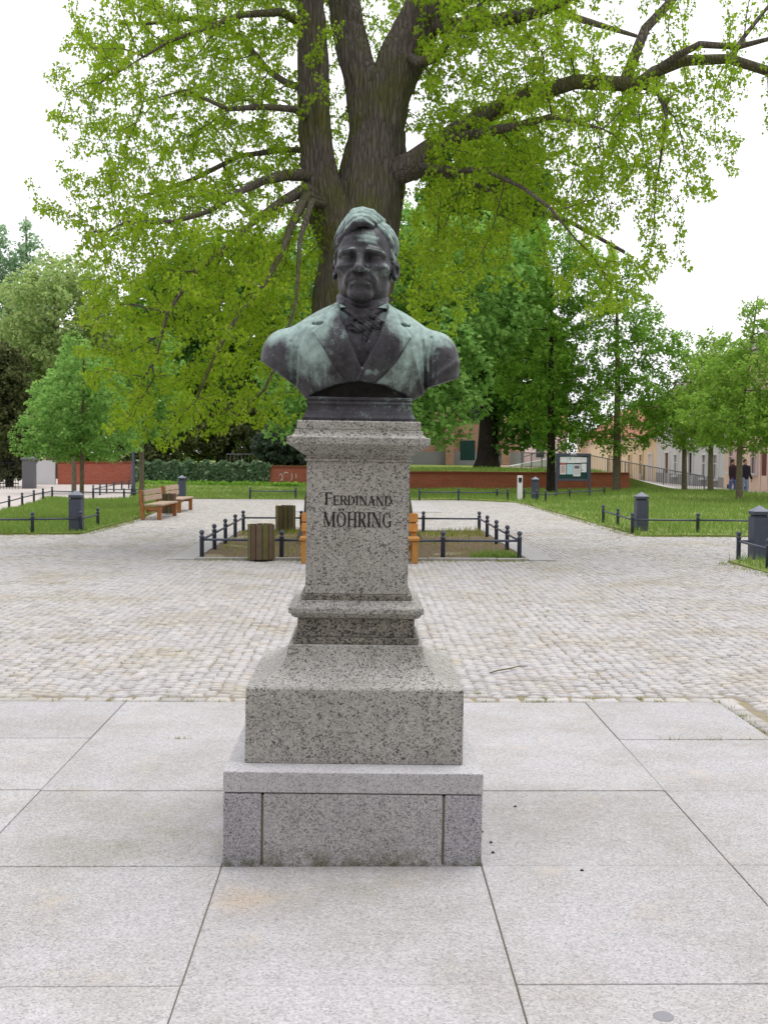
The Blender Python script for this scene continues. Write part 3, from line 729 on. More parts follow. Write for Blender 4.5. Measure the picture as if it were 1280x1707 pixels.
LET = {
 'F': (0.50, stem(.12) + seg((.12, .975), (.50, .975), TN) + seg((.49, .98), (.50, .82), .03, .05) + seg((.12, .52), (.40, .52), TN) + seg((.40, .62), (.40, .43), .04)),
 'E': (0.52, stem(.12) + seg((.12, .975), (.48, .975), TN) + seg((.48, .98), (.49, .82), .03, .05) + seg((.12, .52), (.42, .52), TN) + seg((.42, .62), (.42, .43), .04) + seg((.12, .025), (.52, .025), TN) + seg((.51, .02), (.53, .2), .03, .05)),
 'R': (0.56, stem(.12) + arc(.26, .745, .22, .232, -90, 90, TN, TK) + seg((.12, .977), (.27, .977), TN) + seg((.12, .513), (.27, .513), TN) + seg((.30, .51), (.50, .02), .12, .15) + serif(.54, .018, .16)),
 'D': (0.62, stem(.12) + arc(.24, .5, .34, .475, -90, 90, TN, TK) + seg((.12, .975), (.25, .975), TN) + seg((.12, .025), (.25, .025), TN)),
 'I': (0.24, stem(.12)),
 'N': (0.66, stem(.10, t=TN) + seg((.10, .98), (.58, .02), TK) + stem(.58, t=TN)),
 'A': (0.60, seg((.08, .02), (.30, 1.0), TN) + seg((.30, 1.0), (.52, .02), TK) + seg((.16, .36), (.44, .36), TN) + serif(.08, .018, .2) + serif(.53, .018, .24)),
 'M': (0.86, stem(.10, t=TN) + seg((.10, .98), (.42, .04), TK) + seg((.42, .04), (.74, .98), TN) + stem(.74)),
 'O': (0.66, arc(.33, .5, .27, .475, 0, 360, TN, TK, 28)),
 'H': (0.66, stem(.12) + stem(.56) + seg((.12, .5), (.56, .5), TN)),
 'G': (0.66, arc(.34, .5, .27, .475, 48, 312, TN, TK, 22) + seg((.54, .04), (.54, .40), TK * .85) + seg((.43, .40), (.62, .40), .045) + seg((.52, .85), (.535, .70), .05)),
 'K': (0.56, seg((.1, 0), (.1, 1), TK) + seg((.12, .45), (.5, 1), TK) + seg((.2, .55), (.52, 0), TK)),
 'T': (0.52, seg((.26, 0), (.26, 1), TK) + seg((0, .93), (.52, .93), .14)),
 'U': (0.56, seg((.1, .2), (.1, 1), TK) + seg((.46, .2), (.46, 1), TK) + seg((.1, .2), (.2, .05), TK) + seg((.46, .2), (.36, .05), TK) + seg((.18, .07), (.38, .07), .14)),
 'L': (0.46, seg((.1, 0), (.1, 1), TK) + seg((.1, .07), (.44, .07), .14)),
}
def letters(text, x0, width, z0, heights, gap, parent, mat, ysurf, thick=0.0016, name='letter'):
    widths = [LET[c][0] * h for c, h in zip(text, heights)]; hs = max(heights)
    tot = sum(widths) + gap * (len(text) - 1); k = width / tot; x = x0
    for c, h, wd in zip(text, heights, widths):
        b = MB(); e = 0
        ps = list(LET['O' if c == 'Q' else c][1])
        if c == 'Q':                       # O with two dots above
            for dx in (.20, .46): ps.append([(dx - .06, 1.10), (dx + .06, 1.10), (dx + .06, 1.22), (dx - .06, 1.22)])
        for poly in ps:
            e += 0.00004
            pp = [(x + q[0] * h * k, z0 + q[1] * h) for q in poly]
            ar = sum(pp[i][0] * pp[(i + 1) % 4][1] - pp[(i + 1) % 4][0] * pp[i][1] for i in range(4))
            if ar < 0: pp = pp[::-1]
            b.prism(pp, ysurf - thick - e, ysurf + 0.004)
        b.build(name, mat, parent); x += (wd + gap) * k
LET['Q'] = (LET['O'][0], None)
FS = -0.2118
letters('FERDINAND', -0.137, 0.276, 1.389, [.0515] + [.0395] * 8, .0035, shaft, M['letter'], FS)
letters('MQHRING', -0.142, 0.283, 1.2985, [.062] * 7, .006, shaft, M['letter'], FS)

# ------------------------------------------------------------------ bronze bust: signed distance sculpture turned into meshes
def surface_nets(fn, lo, hi, step):
    n = [int(round((hi[i] - lo[i]) / step)) + 1 for i in range(3)]
    ax = [lo[i] + step * np.arange(n[i]) for i in range(3)]
    q = 4; nc = [(n[i] + q - 2) // q + 1 for i in range(3)]       # coarse pass, then only the cells near the surface
    cx = [(lo[i] + step * q * np.arange(nc[i])).astype(np.float32) for i in range(3)]
    VC = fn(*np.meshgrid(*cx, indexing='ij'))
    near = np.abs(VC) < step * q * 2.6
    near = np.repeat(np.repeat(np.repeat(near, q, 0), q, 1), q, 2); big = np.repeat(np.repeat(np.repeat(VC, q, 0), q, 1), q, 2)
    h = q // 2
    near = near[h:h + n[0], h:h + n[1], h:h + n[2]]; V = big[h:h + n[0], h:h + n[1], h:h + n[2]].astype(np.float32).copy()
    pad_ = [(0, n[i] - near.shape[i]) for i in range(3)]
    near = np.pad(near, pad_, mode='edge'); V = np.pad(V, pad_, mode='edge')
    I_ = np.nonzero(near)
    V[I_] = fn(*[np.asarray(ax[i], np.float32)[I_[i]] for i in range(3)])
    s = V < 0
    c = [n[0] - 1, n[1] - 1, n[2] - 1]
    acc = np.zeros((*c, 3), np.float32); num = np.zeros(c, np.float32)
    offs = [(0, 0, 0), (1, 0, 0), (0, 1, 0), (1, 1, 0), (0, 0, 1), (1, 0, 1), (0, 1, 1), (1, 1, 1)]
    sl = lambda o: (slice(o[0], o[0] + c[0]), slice(o[1], o[1] + c[1]), slice(o[2], o[2] + c[2]))
    for a in range(8):
        for ax_ in range(3):
            if offs[a][ax_]: continue
            b = list(offs[a]); b[ax_] = 1; b = tuple(b)
            va, vb = V[sl(offs[a])], V[sl(b)]; m = (va < 0) != (vb < 0)
            t = np.where(m, va / np.where(m, va - vb, 1), 0)
            for d in range(3):
                acc[..., d] += np.where(m, offs[a][d] + (t if d == ax_ else 0), 0)
            num += m
    act = num > 0; idx = -np.ones(c, np.int64); idx[act] = np.arange(act.sum())
    I = np.argwhere(act); P = (acc[act] / num[act][:, None] + I) * step + np.array(lo)
    Q = []
    for d in range(3):
        e, f_ = [q for q in range(3) if q != d]
        sa = [slice(0, n[q]) for q in range(3)]; sa[d] = slice(0, n[d] - 1); sa[e] = slice(1, n[e] - 1); sa[f_] = slice(1, n[f_] - 1)
        sb = list(sa); sb[d] = slice(1, n[d]); A_, B_ = s[tuple(sa)], s[tuple(sb)]
        for flip in (0, 1):
            m = (A_ & ~B_) if not flip else (~A_ & B_)
            ix = np.argwhere(m); ix[:, e] += 1; ix[:, f_] += 1
            def cell(de, df):
                q = ix.copy(); q[:, e] -= de; q[:, f_] -= df; return idx[q[:, 0], q[:, 1], q[:, 2]]
            quad_ = [cell(1, 1), cell(0, 1), cell(0, 0), cell(1, 0)]
            if (flip ^ (d == 1)): quad_ = quad_[::-1]
            Q.append(np.stack(quad_, 1))
    return P, np.concatenate(Q)
def smin(a, b, k): h = np.clip(.5 + .5 * (b - a) / k, 0, 1); return b + (a - b) * h - k * h * (1 - h)
def smax(a, b, k): return -smin(-a, -b, k)
def ell(p, c, r, rot=None):
    q = [p[i] - c[i] for i in range(3)]
    if rot is not None:
        q = [rot[i][0] * q[0] + rot[i][1] * q[1] + rot[i][2] * q[2] for i in range(3)]
    k0 = np.sqrt(sum((q[i] / r[i]) ** 2 for i in range(3))); k1 = np.sqrt(sum((q[i] / r[i] ** 2) ** 2 for i in range(3))) + 1e-9
    return k0 * (k0 - 1) / k1
def cap(p, a, b, ra, rb=None):
    rb = ra if rb is None else rb
    ab = [b[i] - a[i] for i in range(3)]; L = sum(x * x for x in ab) + 1e-12
    t = np.clip(sum((p[i] - a[i]) * ab[i] for i in range(3)) / L, 0, 1)
    return np.sqrt(sum((p[i] - a[i] - ab[i] * t) ** 2 for i in range(3))) - (ra + (rb - ra) * t)
def chain(p, pts, rad, k=None):
    d = None
    for i in range(len(pts) - 1):
        r0 = rad[i] if hasattr(rad, '__len__') else rad; r1 = rad[i + 1] if hasattr(rad, '__len__') else rad
        c = cap(p, pts[i], pts[i + 1], r0, r1); d = c if d is None else (np.minimum(d, c) if not k else smin(d, c, k))
    return d
def poly_sd(x, z, poly):              # signed distance in the frontal plane, negative inside
    d = np.full(x.shape, 1e9, np.float32); s = np.ones(x.shape, np.float32); n = len(poly)
    for i in range(n):
        ax, az = poly[i]; bx, bz = poly[i - 1]
        ex, ez = bx - ax, bz - az; wx, wz = x - ax, z - az
        t = np.clip((wx * ex + wz * ez) / (ex * ex + ez * ez), 0, 1)
        d = np.minimum(d, (wx - ex * t) ** 2 + (wz - ez * t) ** 2)
        c1 = z >= az; c2 = z < bz; c3 = ex * wz > ez * wx
        s = np.where((c1 & c2 & c3) | (~c1 & ~c2 & ~c3), -s, s)
    return s * np.sqrt(d)
def seg_d(x, z, a, b):
    ex, ez = b[0] - a[0], b[1] - a[1]; t = np.clip(((x - a[0]) * ex + (z - a[1]) * ez) / (ex * ex + ez * ez), 0, 1)
    return np.sqrt((x - a[0] - ex * t) ** 2 + (z - a[1] - ez * t) ** 2)
def sst(a, b, x): t = np.clip((x - a) / (b - a), 0, 1); return t * t * (3 - 2 * t)
def fp(px, py): return ((px - 600.5) * 0.00250, (757 - py) * 0.00250 - 0.137)   # frontal photo measure -> local metres

LAP_L = [fp(*q) for q in ((562, 500), (553, 508), (541, 530), (537, 541), (519, 555), (548, 596), (581, 639), (600, 640), (606, 618), (590, 585), (574, 545), (566, 515))]
LAP_R = [fp(*q) for q in ((646, 500), (655, 510), (664, 528), (669, 540), (686, 562), (672, 588), (650, 614), (620, 644), (592, 644), (604, 614), (622, 580), (638, 545), (645, 520))]
COLL_L = [fp(*q) for q in ((556, 500), (545, 507), (533, 520), (523, 541), (537, 541), (553, 508))]
COLL_R = [fp(*q) for q in ((650, 500), (664, 514), (674, 528), (681, 541), (669, 540), (655, 510))]
VSH = [fp(*q) for q in ((566, 512), (574, 545), (590, 585), (604, 614), (622, 580), (638, 545), (645, 512))]
def coat(x, y, z):
    f = -y; ax = np.abs(x); p = (x, f, z); pa = (ax, f, z)
    d = ell(p, (0, 0.005, .225), (.284, .180, .30))
    d = smin(d, ell(pa, (.12, .06, .31), (.15, .115, .13)), .08)
    d = smin(d, cap(pa, (0, -.03, .425), (.318, -.005, .30), .088, .086), .06)
    d = smin(d, cap(p, (0, -.03, .40), (.01, -.015, .49), .118, .098), .04)
    arm = ell(pa, (.326, -.002, .235), (.094, .108, .152))
    arm = smin(arm, cap(pa, (.335, 0, .27), (.352, .006, .10), .074, .072), .04)
    groove = np.abs(ax - (.268 + .03 * (z - .1)))
    d = smin(d, arm, .030)
    # armhole seam and sleeve folds
    msk = sst(.09, .16, z) * (1 - sst(.30, .37, z)) * sst(.0, .05, f)
    d = d + .0075 * np.exp(-((ax - (.276 + .10 * np.clip(z - .27, 0, 1))) / .005) ** 2) * msk
    rt = sst(.0, .02, x)
    for (xa, za, xb, zb, a, s_) in ((.262, .34, .285, .12, .010, .006), (.300, .36, .292, .14, .009, .007), (.325, .30, .305, .17, .007, .009), (.41, .26, .31, .185, -.010, .014), (.22, .30, .265, .13, -.006, .010)):
        d = d + a * np.exp(-(seg_d(x, z, (xa, za), (xb, zb)) / s_) ** 2) * rt * sst(-.05, .0, f)
    for (xa, za, xb, zb, a, s_) in ((-.262, .30, -.272, .12, .008, .006), (-.29, .33, -.285, .15, .006, .008), (-.36, .36, -.345, .16, .004, .012)):
        d = d + a * np.exp(-(seg_d(x, z, (xa, za), (xb, zb)) / s_) ** 2) * (1 - rt) * sst(-.05, .0, f)
    fr = sst(.0, .05, f)
    # waistcoat opening recessed, lapels and collar raised with crisp edges
    d = d + .020 * (1 - sst(-.004, .004, poly_sd(x, z, VSH))) * fr
    for q, hh in ((LAP_L, .0105), (LAP_R, .0135), (COLL_L, .0075), (COLL_R, .0075)):
        sd = poly_sd(x, z, q); d = d - hh * (1 - sst(-.005, .002, sd)) * fr
        d = d + .0035 * np.exp(-((sd - .004) / .004) ** 2) * fr
    for a, b in ((fp(522, 541), fp(538, 540)), (fp(668, 540), fp(682, 542))):
        d = d + .013 * np.exp(-(seg_d(x, z, a, b) / .0042) ** 2) * fr
    # soft modelling of the cloth
    d = d + .0022 * np.sin(x * 31 + z * 23) * np.sin(z * 37 - x * 11) * sst(.1, .2, f + .1)
    # hollow for the neck
    d = smax(d, -cap(p, (0.004, -.01, .45), (0.006, -.012, .75), .098, .118), .012)
    # the cut: arched front, oblique arms
    xs = [-.46, -.415, -.300, -.268, -.228, -.19, -.10, 0.0, .10, .19, .225, .268, .290, .425, .46]
    zs = [.262, .250, .168, .142, .094, .112, .150, .166, .150, .112, .094, .118, .150, .196, .205]
    zb = np.interp(x, xs, zs).astype(np.float32) + np.clip(-f, 0, .2) * .15
    d = smax(d, (zb - z) * .75, .006)
    return d
bust = thing('bronze_bust', 'weathered bronze bust of a man in coat and cravat on the pedestal', 'statue', (-0.034 + math.sin(R(.6)) * 1.736, PY, 1.7362), rot=(0, R(0.6), 0))

def bronze():
    t = NT('weathered_bronze'); p = t.ocoord(); N = t.geo('Normal')
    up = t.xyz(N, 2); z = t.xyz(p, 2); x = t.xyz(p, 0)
    n1 = t.noise(p, 5.5, 6, 0.62); n2 = t.noise(p, 26, 5, 0.65); n3 = t.noise(t.scale(p, (24, 24, 3.0)), 1.0, 4, 0.6); n4 = t.noise(p, 70, 3, 0.7)
    at_n = t.n('ShaderNodeAttribute'); at_n.attribute_name = 'patina'; pt = at_n.outputs['Fac']
    base = t.mix(t.fr(n2, 0.35, 0.65), (0.018, 0.018, 0.021), (0.046, 0.045, 0.053))
    base = t.mix(t.fr(n1, 0.45, 0.7, 0, 0.6), base, (0.085, 0.088, 0.098))
    # rain-washed pale coat where water runs over it
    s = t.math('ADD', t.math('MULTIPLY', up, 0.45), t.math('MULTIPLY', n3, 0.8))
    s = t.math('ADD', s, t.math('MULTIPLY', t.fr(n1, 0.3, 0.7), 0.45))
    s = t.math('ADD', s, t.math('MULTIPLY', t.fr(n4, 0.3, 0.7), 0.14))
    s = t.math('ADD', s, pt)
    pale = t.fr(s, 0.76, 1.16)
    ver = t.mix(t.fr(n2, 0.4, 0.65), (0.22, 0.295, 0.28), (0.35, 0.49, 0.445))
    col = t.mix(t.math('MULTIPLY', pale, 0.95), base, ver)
    # crusty verdigris patches
    k = t.math('ADD', t.math('MULTIPLY', n1, 0.6), t.math('MULTIPLY', n2, 0.55))
    patch = t.math('MULTIPLY', t.fr(k, 0.645, 0.71), t.fr(n4, 0.36, 0.52))
    col = t.mix(t.math('MULTIPLY', patch, 0.7), col, (0.20, 0.30, 0.275))
    spk = t.fr(t.noise(p, 120, 2, 0.5), 0.69, 0.75)
    col = t.mix(t.math('MULTIPLY', spk, 0.6), col, (0.36, 0.44, 0.42))
    t.bump(t.math('ADD', t.math('MULTIPLY', n2, 0.8), n4), 0.18, 0.006)
    return t.done(col, t.fr(pale, 0, 1, 0.48, 0.8), 0.3, 0.0)
M['bronze'] = bronze()
import time
T0 = time.time()
def patina(o, val):
    a_ = o.data.attributes.new('patina', 'FLOAT', 'POINT'); a_.data.foreach_set('value', np.asarray(val, np.float32))
V_, F_ = surface_nets(coat, (-.46, -.28, .06), (.46, .24, .56), .0045)
o = obj('coat', V_, F_, M['bronze'], bust, True)
x_, z_ = V_[:, 0], V_[:, 2]; lap = np.minimum(poly_sd(x_, z_, LAP_L), poly_sd(x_, z_, LAP_R)); ax_ = np.abs(x_)
val = .07 + .62 * np.exp(-((ax_ - .21) / .085) ** 2) * sst(.10, .30, z_) + .25 * sst(.33, .45, z_) + .12 * np.exp(-((ax_ - .17) / .07) ** 2)
val -= .50 * (1 - sst(-.004, .002, lap)) * (.6 + .4 * sst(.16, .22, z_)) + .28 * sst(.285, .33, ax_) * (1 - sst(.30, .38, z_))
val += .55 * np.exp(-(((x_ - .035) / .03) ** 2 + ((z_ - .205) / .025) ** 2)) + .3 * np.exp(-(((x_ - .09) / .05) ** 2 + ((z_ - .165) / .02) ** 2))
val -= .5 * (1 - sst(-.004, .002, poly_sd(x_, z_, VSH)))
patina(o, val * (V_[:, 1] < .1))

# head: life-size millimetres (x right, f forward, z up; origin between the ears at eye level)
HS = 0.001775
def head_sdf(x, y, z):
    x0, f0 = x, -y
    p = (x0, f0, z); a = (np.abs(x0), f0, z)
    d = ell(p, (0, -14, 30), (75, 94, 80))
    d = smin(d, ell(p, (0, 26, -14), (66, 64, 88)), 18)
    d = smin(d, ell(p, (0, 22, 38), (66, 66, 52)), 14)          # forehead
    d = smin(d, ell(p, (0, 27, -70), (57, 48, 38)), 16)          # jaw
    d = smin(d, ell(a, (44, 6, -62), (14, 32, 30)), 18)          # jaw corner
    d = smin(d, ell(p, (0, 70, -93), (31, 21, 18)), 13)          # chin
    d = smin(d, ell(a, (49, 56, -22), (18, 24, 17)), 14)         # cheekbone
    d = smin(d, ell(p, (0, 66, -58), (36, 28, 27)), 15)          # muzzle
    d = smax(d, -ell(a, (62, 66, -56), (12, 20, 24)), 18)        # hollow cheek
    d = smax(d, -ell(a, (78, 60, 25), (14, 24, 30)), 16)         # temple
    d = smin(d, chain(a, [(6, 86, 17), (22, 87, 22), (42, 76, 22), (55, 62, 14)], [9.5, 10.5, 9.5, 6]), 6)   # brow ridge
    d = smax(d, -ell(a, (32, 96, 3), (22, 22, 13)), 6)         # socket
    d = smax(d, -ell(a, (18, 92, 5), (8.5, 15, 11)), 7)
    ball = ell(a, (32, 65, 1), (17, 16.5, 15.5))
    d = smin(d, ball, 2.5)
    lid = ell(a, (32, 65.5, 2.5), (19, 18.6, 16.5)); lid = smax(lid, (z0 := -(z - (4.5 + 0.10 * (f0 - 70)))), 2.0)
    d = smin(d, lid, 2.0)
    low = ell(a, (32, 65, -.5), (18.6, 18.0, 16.5)); low = smax(low, z + 6.0, 2.0)
    d = smin(d, low, 2.5)
    d = smin(d, chain(a, [(18, 80, -13), (32, 80, -17), (46, 70, -13)], [4, 5, 4]), 6)   # bag under the eye
    d = smin(d, chain(p, [(0, 84, 18), (0, 96, -4), (0, 107, -27)], [8.5, 10, 12.5]), 8)    # nose
    d = smin(d, ell(p, (0, 108, -32), (13.5, 12.5, 10.5)), 5)
    d = smin(d, ell(a, (15, 96, -35), (8.5, 11, 8.5)), 3.5)
    d = smax(d, -ell(a, (7.5, 104, -42), (4.5, 7, 4)), 2)         # nostril
    d = d + 3.2 * np.exp(-((cap(a, (18, 97, -30), (35, 80, -70), 0.1) - 0) / 4.0) ** 2)   # fold from nose to mouth
    d = d - 2.2 * np.exp(-((cap(a, (26, 92, -33), (42, 74, -62), 0.1)) / 9.0) ** 2)
    lip = lambda zz, f1, r: chain(a, [(0, f1, zz), (10, f1 - 1.5, zz + .6), (20, f1 - 8, zz - 1), (26, f1 - 14, zz - 3)], [r, r, r * .8, r * .5])
    d = smin(d, lip(-57, 90, 3.6), 5)
    d = smin(d, lip(-67.5, 88.5, 5.0), 5)
    m = chain(a, [(0, 99, -62), (10, 97.5, -61.3), (20, 90, -63), (31, 79, -68)], [.5] * 4)
    d = d + 6.0 * np.exp(-(m / 2.3) ** 2)
    d = d + 2.6 * np.exp(-(chain(a, [(0, 90, -79), (18, 84, -78)], [.1, .1]) / 5.0) ** 2)  # under the lip
    d = d + 2.0 * np.exp(-(chain(a, [(29, 80, -66), (33, 72, -80)], [.1, .1]) / 4.0) ** 2)  # mouth corner
    d = d + 1.6 * np.exp(-(cap(p, (-4.0, 96, 16), (-4.5, 94, 30), .1) / 2.6) ** 2) + 1.6 * np.exp(-(cap(p, (4.0, 96, 16), (4.5, 94, 30), .1) / 2.6) ** 2)
    for zz in (44, 56): d = d + .9 * np.exp(-((z - zz - 3 * np.cos(x0 / 22)) / 2.4) ** 2) * sst(60, 75, f0) * (1 - sst(34, 46, np.abs(x0)))
    # ears
    rot = [[.92, .38, 0], [-.38, .92, 0], [0, 0, 1]]
    ear = ell(a, (77, -12, -10), (6.5, 19, 31), rot)
    ear = smax(ear, -ell(a, (85, -6, -7), (6.5, 12, 20), rot), 3)
    ear = smin(ear, ell(a, (78, -6, -36), (6, 9, 10)), 4)
    ear = smin(ear, chain(a, [(78, -2, 4), (84, -10, 0), (83, -12, -18)], [2.6, 3, 2.6]), 3)
    d = smin(d, ear, 4)
    # neck with the throat
    nk = cap(p, (0, -20, -60), (0, -18, -165), 58, 62)
    d = smin(d, nk, 16)
    d = smin(d, ell(p, (0, 38, -112), (8, 9, 12)), 10)
    d = smin(d, chain(a, [(50, -26, -52), (16, 38, -160)], [10, 9]), 12)
    return d
HY = R(7)                                                      # head turned a little to the viewer's left
V_, F_ = surface_nets(head_sdf, (-100, -130, -170), (100, 132, 116), 2.0)
head_m = Matrix.Translation((0.0155, -0.012, 0.690)) @ Matrix.Rotation(-HY, 4, 'Z') @ Matrix.Rotation(R(1.2), 4, 'Y') @ Matrix.Scale(HS, 4)
def place(V, sx=.95):
    V = V.copy(); V[:, 2] = np.interp(V[:, 2], [-170, -60, -35, 2, 22, 60, 140], [-170, -60, -40, -13, 7, 47, 127]); V[:, 0] *= sx
    A_ = np.array(head_m); return V @ A_[:3, :3].T + A_[:3, 3]
o = obj('head', place(V_), F_, M['bronze'], bust, True)
x_, z_ = V_[:, 0], V_[:, 2]
val = -.42 + 1.0 * np.exp(-(((x_ - 20) / 24) ** 2 + ((z_ - 50) / 17) ** 2)) + .35 * np.exp(-(((x_ + 22) / 20) ** 2 + ((z_ - 55) / 18) ** 2))
val += .6 * np.exp(-((z_ - 28.5 + .12 * np.abs(x_)) / 2.2) ** 2) * (np.abs(x_) > 14) * (np.abs(x_) < 56) + .35 * np.exp(-((x_ - 62) / 9) ** 2) * sst(-70, -30, z_) + .15 * np.exp(-((x_ + 60) / 8) ** 2)
val += .45 * np.exp(-(((x_ - 22) / 7) ** 2 + ((z_ + 66) / 8) ** 2)) + .25 * np.exp(-(((np.abs(x_) - 8) / 7) ** 2 + ((z_ + 26) / 5) ** 2))
patina(o, val)

# hair in combed locks, parted on the viewer's right
CR = ((0, -14, 30), (75, 94, 80))
def on_skull(th, ph, off):          # th: 0 at top, + to viewer's right ; ph: + forward
    u = Vector((math.sin(th) * math.cos(ph), math.sin(ph), math.cos(th) * math.cos(ph)))
    s = 1.0 / math.sqrt((u.x / (75 + off)) ** 2 + (u.y / (92 + off)) ** 2 + (u.z / (80 + off)) ** 2)
    return (u.x * s, u.y * s - 14, u.z * s + 30)
LOCKS = []
hr = random.Random(4)
for i in range(14):                 # swept up from the forehead and over the top to the left
    ph0 = R(60 - i * 9.5)
    pts = []; rad = []
    n = 9
    for k in range(n):
        t = k / (n - 1)
        th = R(25 - 108 * t ** 0.95 + hr.uniform(-2, 2)); ph = ph0 + R(-6 + 14 * math.sin(t * 2.6)) - R(20) * t * (1 if i < 4 else .3)
        lift = (5 + 15 * math.sin(min(t * 1.35 + .12, 1) * math.pi) * (1.0 if i < 5 else .5)) if i < 9 else 5
        pts.append(on_skull(th, ph, lift + hr.uniform(-2.2, 2.2))); rad.append((8.0 + 3.5 * math.sin(t * math.pi) + hr.uniform(-1.5, 1.5)) * (0.6 if t > .9 else 1))
    LOCKS.append((pts, rad))
for i in range(8):                  # combed down on the right
    ph0 = R(40 - i * 12)
    pts = []; rad = []
    for k in range(6):
        t = k / 5
        th = R(30 + 58 * t); ph = ph0 - R(12) * t + R(5) * math.sin(t * 4)
        pts.append(on_skull(th, ph, 2 + 4 * math.sin(t * math.pi) + hr.uniform(-1.2, 1.2))); rad.append(6.5 + 2.0 * math.sin(t * math.pi))
    LOCKS.append((pts, rad))
for s_ in (-1, 1):                  # short sideburns and hair behind the ears
    for i in range(4):
        LOCKS.append(([(s_ * (69 + i), 30 - i * 9, 32 - i), (s_ * (73 + i), 24 - i * 9, 18 - i), (s_ * (74 + i), 18 - i * 9, 6 + i)], [5, 6, 3.5]))
    for i in range(5):
        LOCKS.append(([(s_ * (72 - i * 9), -50 - i * 12, 8), (s_ * (71 - i * 9), -55 - i * 12, -16), (s_ * (62 - i * 8), -52 - i * 11, -38)], [8, 8.5, 5]))
def hair_sdf(x, y, z):
    f = -y; p = (x, f, z)
    d = ell(p, (0, -16, 31), (78, 95, 83))
    d = smax(d, -ell(p, (0, 90, -8), (70, 84, 82)), 4)          # keep the face free
    d = smax(d, -(z + 46 + .35 * (f + 60)), 6)
    d = smax(d, -ell((np.abs(x), f, z), (82, -2, -18), (22, 30, 38)), 4)
    for pts, rad in LOCKS:
        d = smin(d, chain(p, pts, rad), 2.0)
    return d + .9 * np.sin((x * .5 + f * .85 + 4 * np.sin(z * .06)) * .95)
V_, F_ = surface_nets(hair_sdf, (-104, -100, -64), (104, 124, 140), 2.3)
o = obj('hair', place(V_, .915), F_, M['bronze'], bust, True); patina(o, .05 + .30 * sst(60, 115, V_[:, 2]) + .35 * sst(25, 60, V_[:, 0]))

# cravat: wrapped neck band, knot, two loops and the tails
def cravat_sdf(x, y, z):
    f = -y; p = (x, f, z); d = None
    def ring(zl, zc, zr, rx, ry, rad, n=18):
        pts = []
        for k in range(n + 1):
            t = math.pi * k / n; u = -math.cos(t)
            zz = zc + (zl - zc) * max(-u, 0) ** 1.5 + (zr - zc) * max(u, 0) ** 1.5
            pts.append((0.006 + rx * u, -.01 + ry * math.sin(t), zz))
        return chain(p, pts, rad)
    d = ring(.512, .462, .510, .096, .118, .016)
    d = smin(d, ring(.532, .492, .528, .096, .106, .017), .008)
    d = smin(d, ring(.490, .434, .486, .094, .126, .015), .007)
    d = smin(d, ring(.475, .412, .470, .088, .130, .014), .007)
    d = smin(d, cap(p, (-.07, .085, .50), (.055, .125, .438), .010), .006)
    d = smin(d, cap(p, (.085, .075, .50), (-.02, .13, .428), .009), .006)
    k1 = ell(p, (.030, .150, .394), (.020, .020, .021))
    l1 = ell(p, (-.022, .142, .388), (.040, .019, .022), [[.96, 0, -.28], [0, 1, 0], [.28, 0, .96]])
    l1 = smax(l1, -ell(p, (-.045, .158, .392), (.018, .010, .010)), .006)
    l2 = ell(p, (.076, .140, .402), (.030, .020, .026), [[.9, 0, .43], [0, 1, 0], [-.43, 0, .9]])
    l2 = smax(l2, -ell(p, (.090, .160, .402), (.011, .012, .012)), .005)
    d = smin(d, l1, .006); d = smin(d, l2, .006); d = smin(d, k1, .004)
    d = smin(d, chain(p, [(.030, .150, .385), (.020, .152, .340), (.012, .150, .290), (.006, .148, .24)], [.013, .016, .014, .008]), .006)
    d = smin(d, chain(p, [(.036, .146, .38), (.052, .146, .345), (.045, .146, .31)], [.010, .012, .006]), .005)
    d = d + .0022 * np.sin((x * .8 + z) * 330) * np.exp(-((z - .39) / .05) ** 2)
    return d
V_, F_ = surface_nets(cravat_sdf, (-.13, -.20, .21), (.14, .04, .56), .0033)
o = obj('cravat', V_, F_, M['bronze'], bust, True); patina(o, np.full(len(V_), -.3))
# bronze foot with mouldings, set back under the arch
b = MB(); b.square([(.2345, 0.0), (.2345, .013), (.231, .018), (.226, .026), (.2195, .042), (.2165, .056), (.2165, .066), (.2195, .069), (.2195, .076), (.2135, .079), (.2135, .084), (.2185, .088), (.2185, .0985), (.2, .10)], -.045)
o = b.build('foot', M['bronze'], bust, bevel=.002); patina(o, np.full(len(o.data.vertices), -.32))
b = MB(); b.square([(.20, .0985), (.195, .25)], -.115); o = b.build('core', M['bronze'], bust); patina(o, np.full(8, -.5))
print('bust', round(time.time() - T0, 1), 's')
#@@TREES
# ------------------------------------------------------------------ trees
def grow(nodes, par, minr, attr, step, dk, iters, droop=0.0, seed=1, di=None, jitter=0.12):
    g = np.random.default_rng(seed)
    P = [Vector(p) for p in nodes]; PA = list(par); alive = [Vector(a) for a in attr]
    child = [0] * len(P); di = di or 1e9
    for it in range(iters):
        if not alive: break
        kd = kdtree.KDTree(len(P))
        for i, p in enumerate(P): kd.insert(p, i)
        kd.balance()
        pull = {}; keep = []
        for a in alive:
            co, i, d = kd.find(a)
            if d < dk: continue
            keep.append(a)
            if d < di:
                v_ = (a - co) / d
                if i in pull: pull[i] += v_
                else: pull[i] = v_.copy()
        alive = keep
        if not pull: break
        n0 = len(P)
        for i, v_ in pull.items():
            if child[i] > 3: continue
            v_ = v_ + Vector((g.normal(0, jitter), g.normal(0, jitter), g.normal(0, jitter) - droop))
            if v_.length < 1e-5: continue
            q = P[i] + v_.normalized() * step
            P.append(q); PA.append(i); child[i] += 1; child.append(0)
        if len(P) == n0: break
    return P, PA

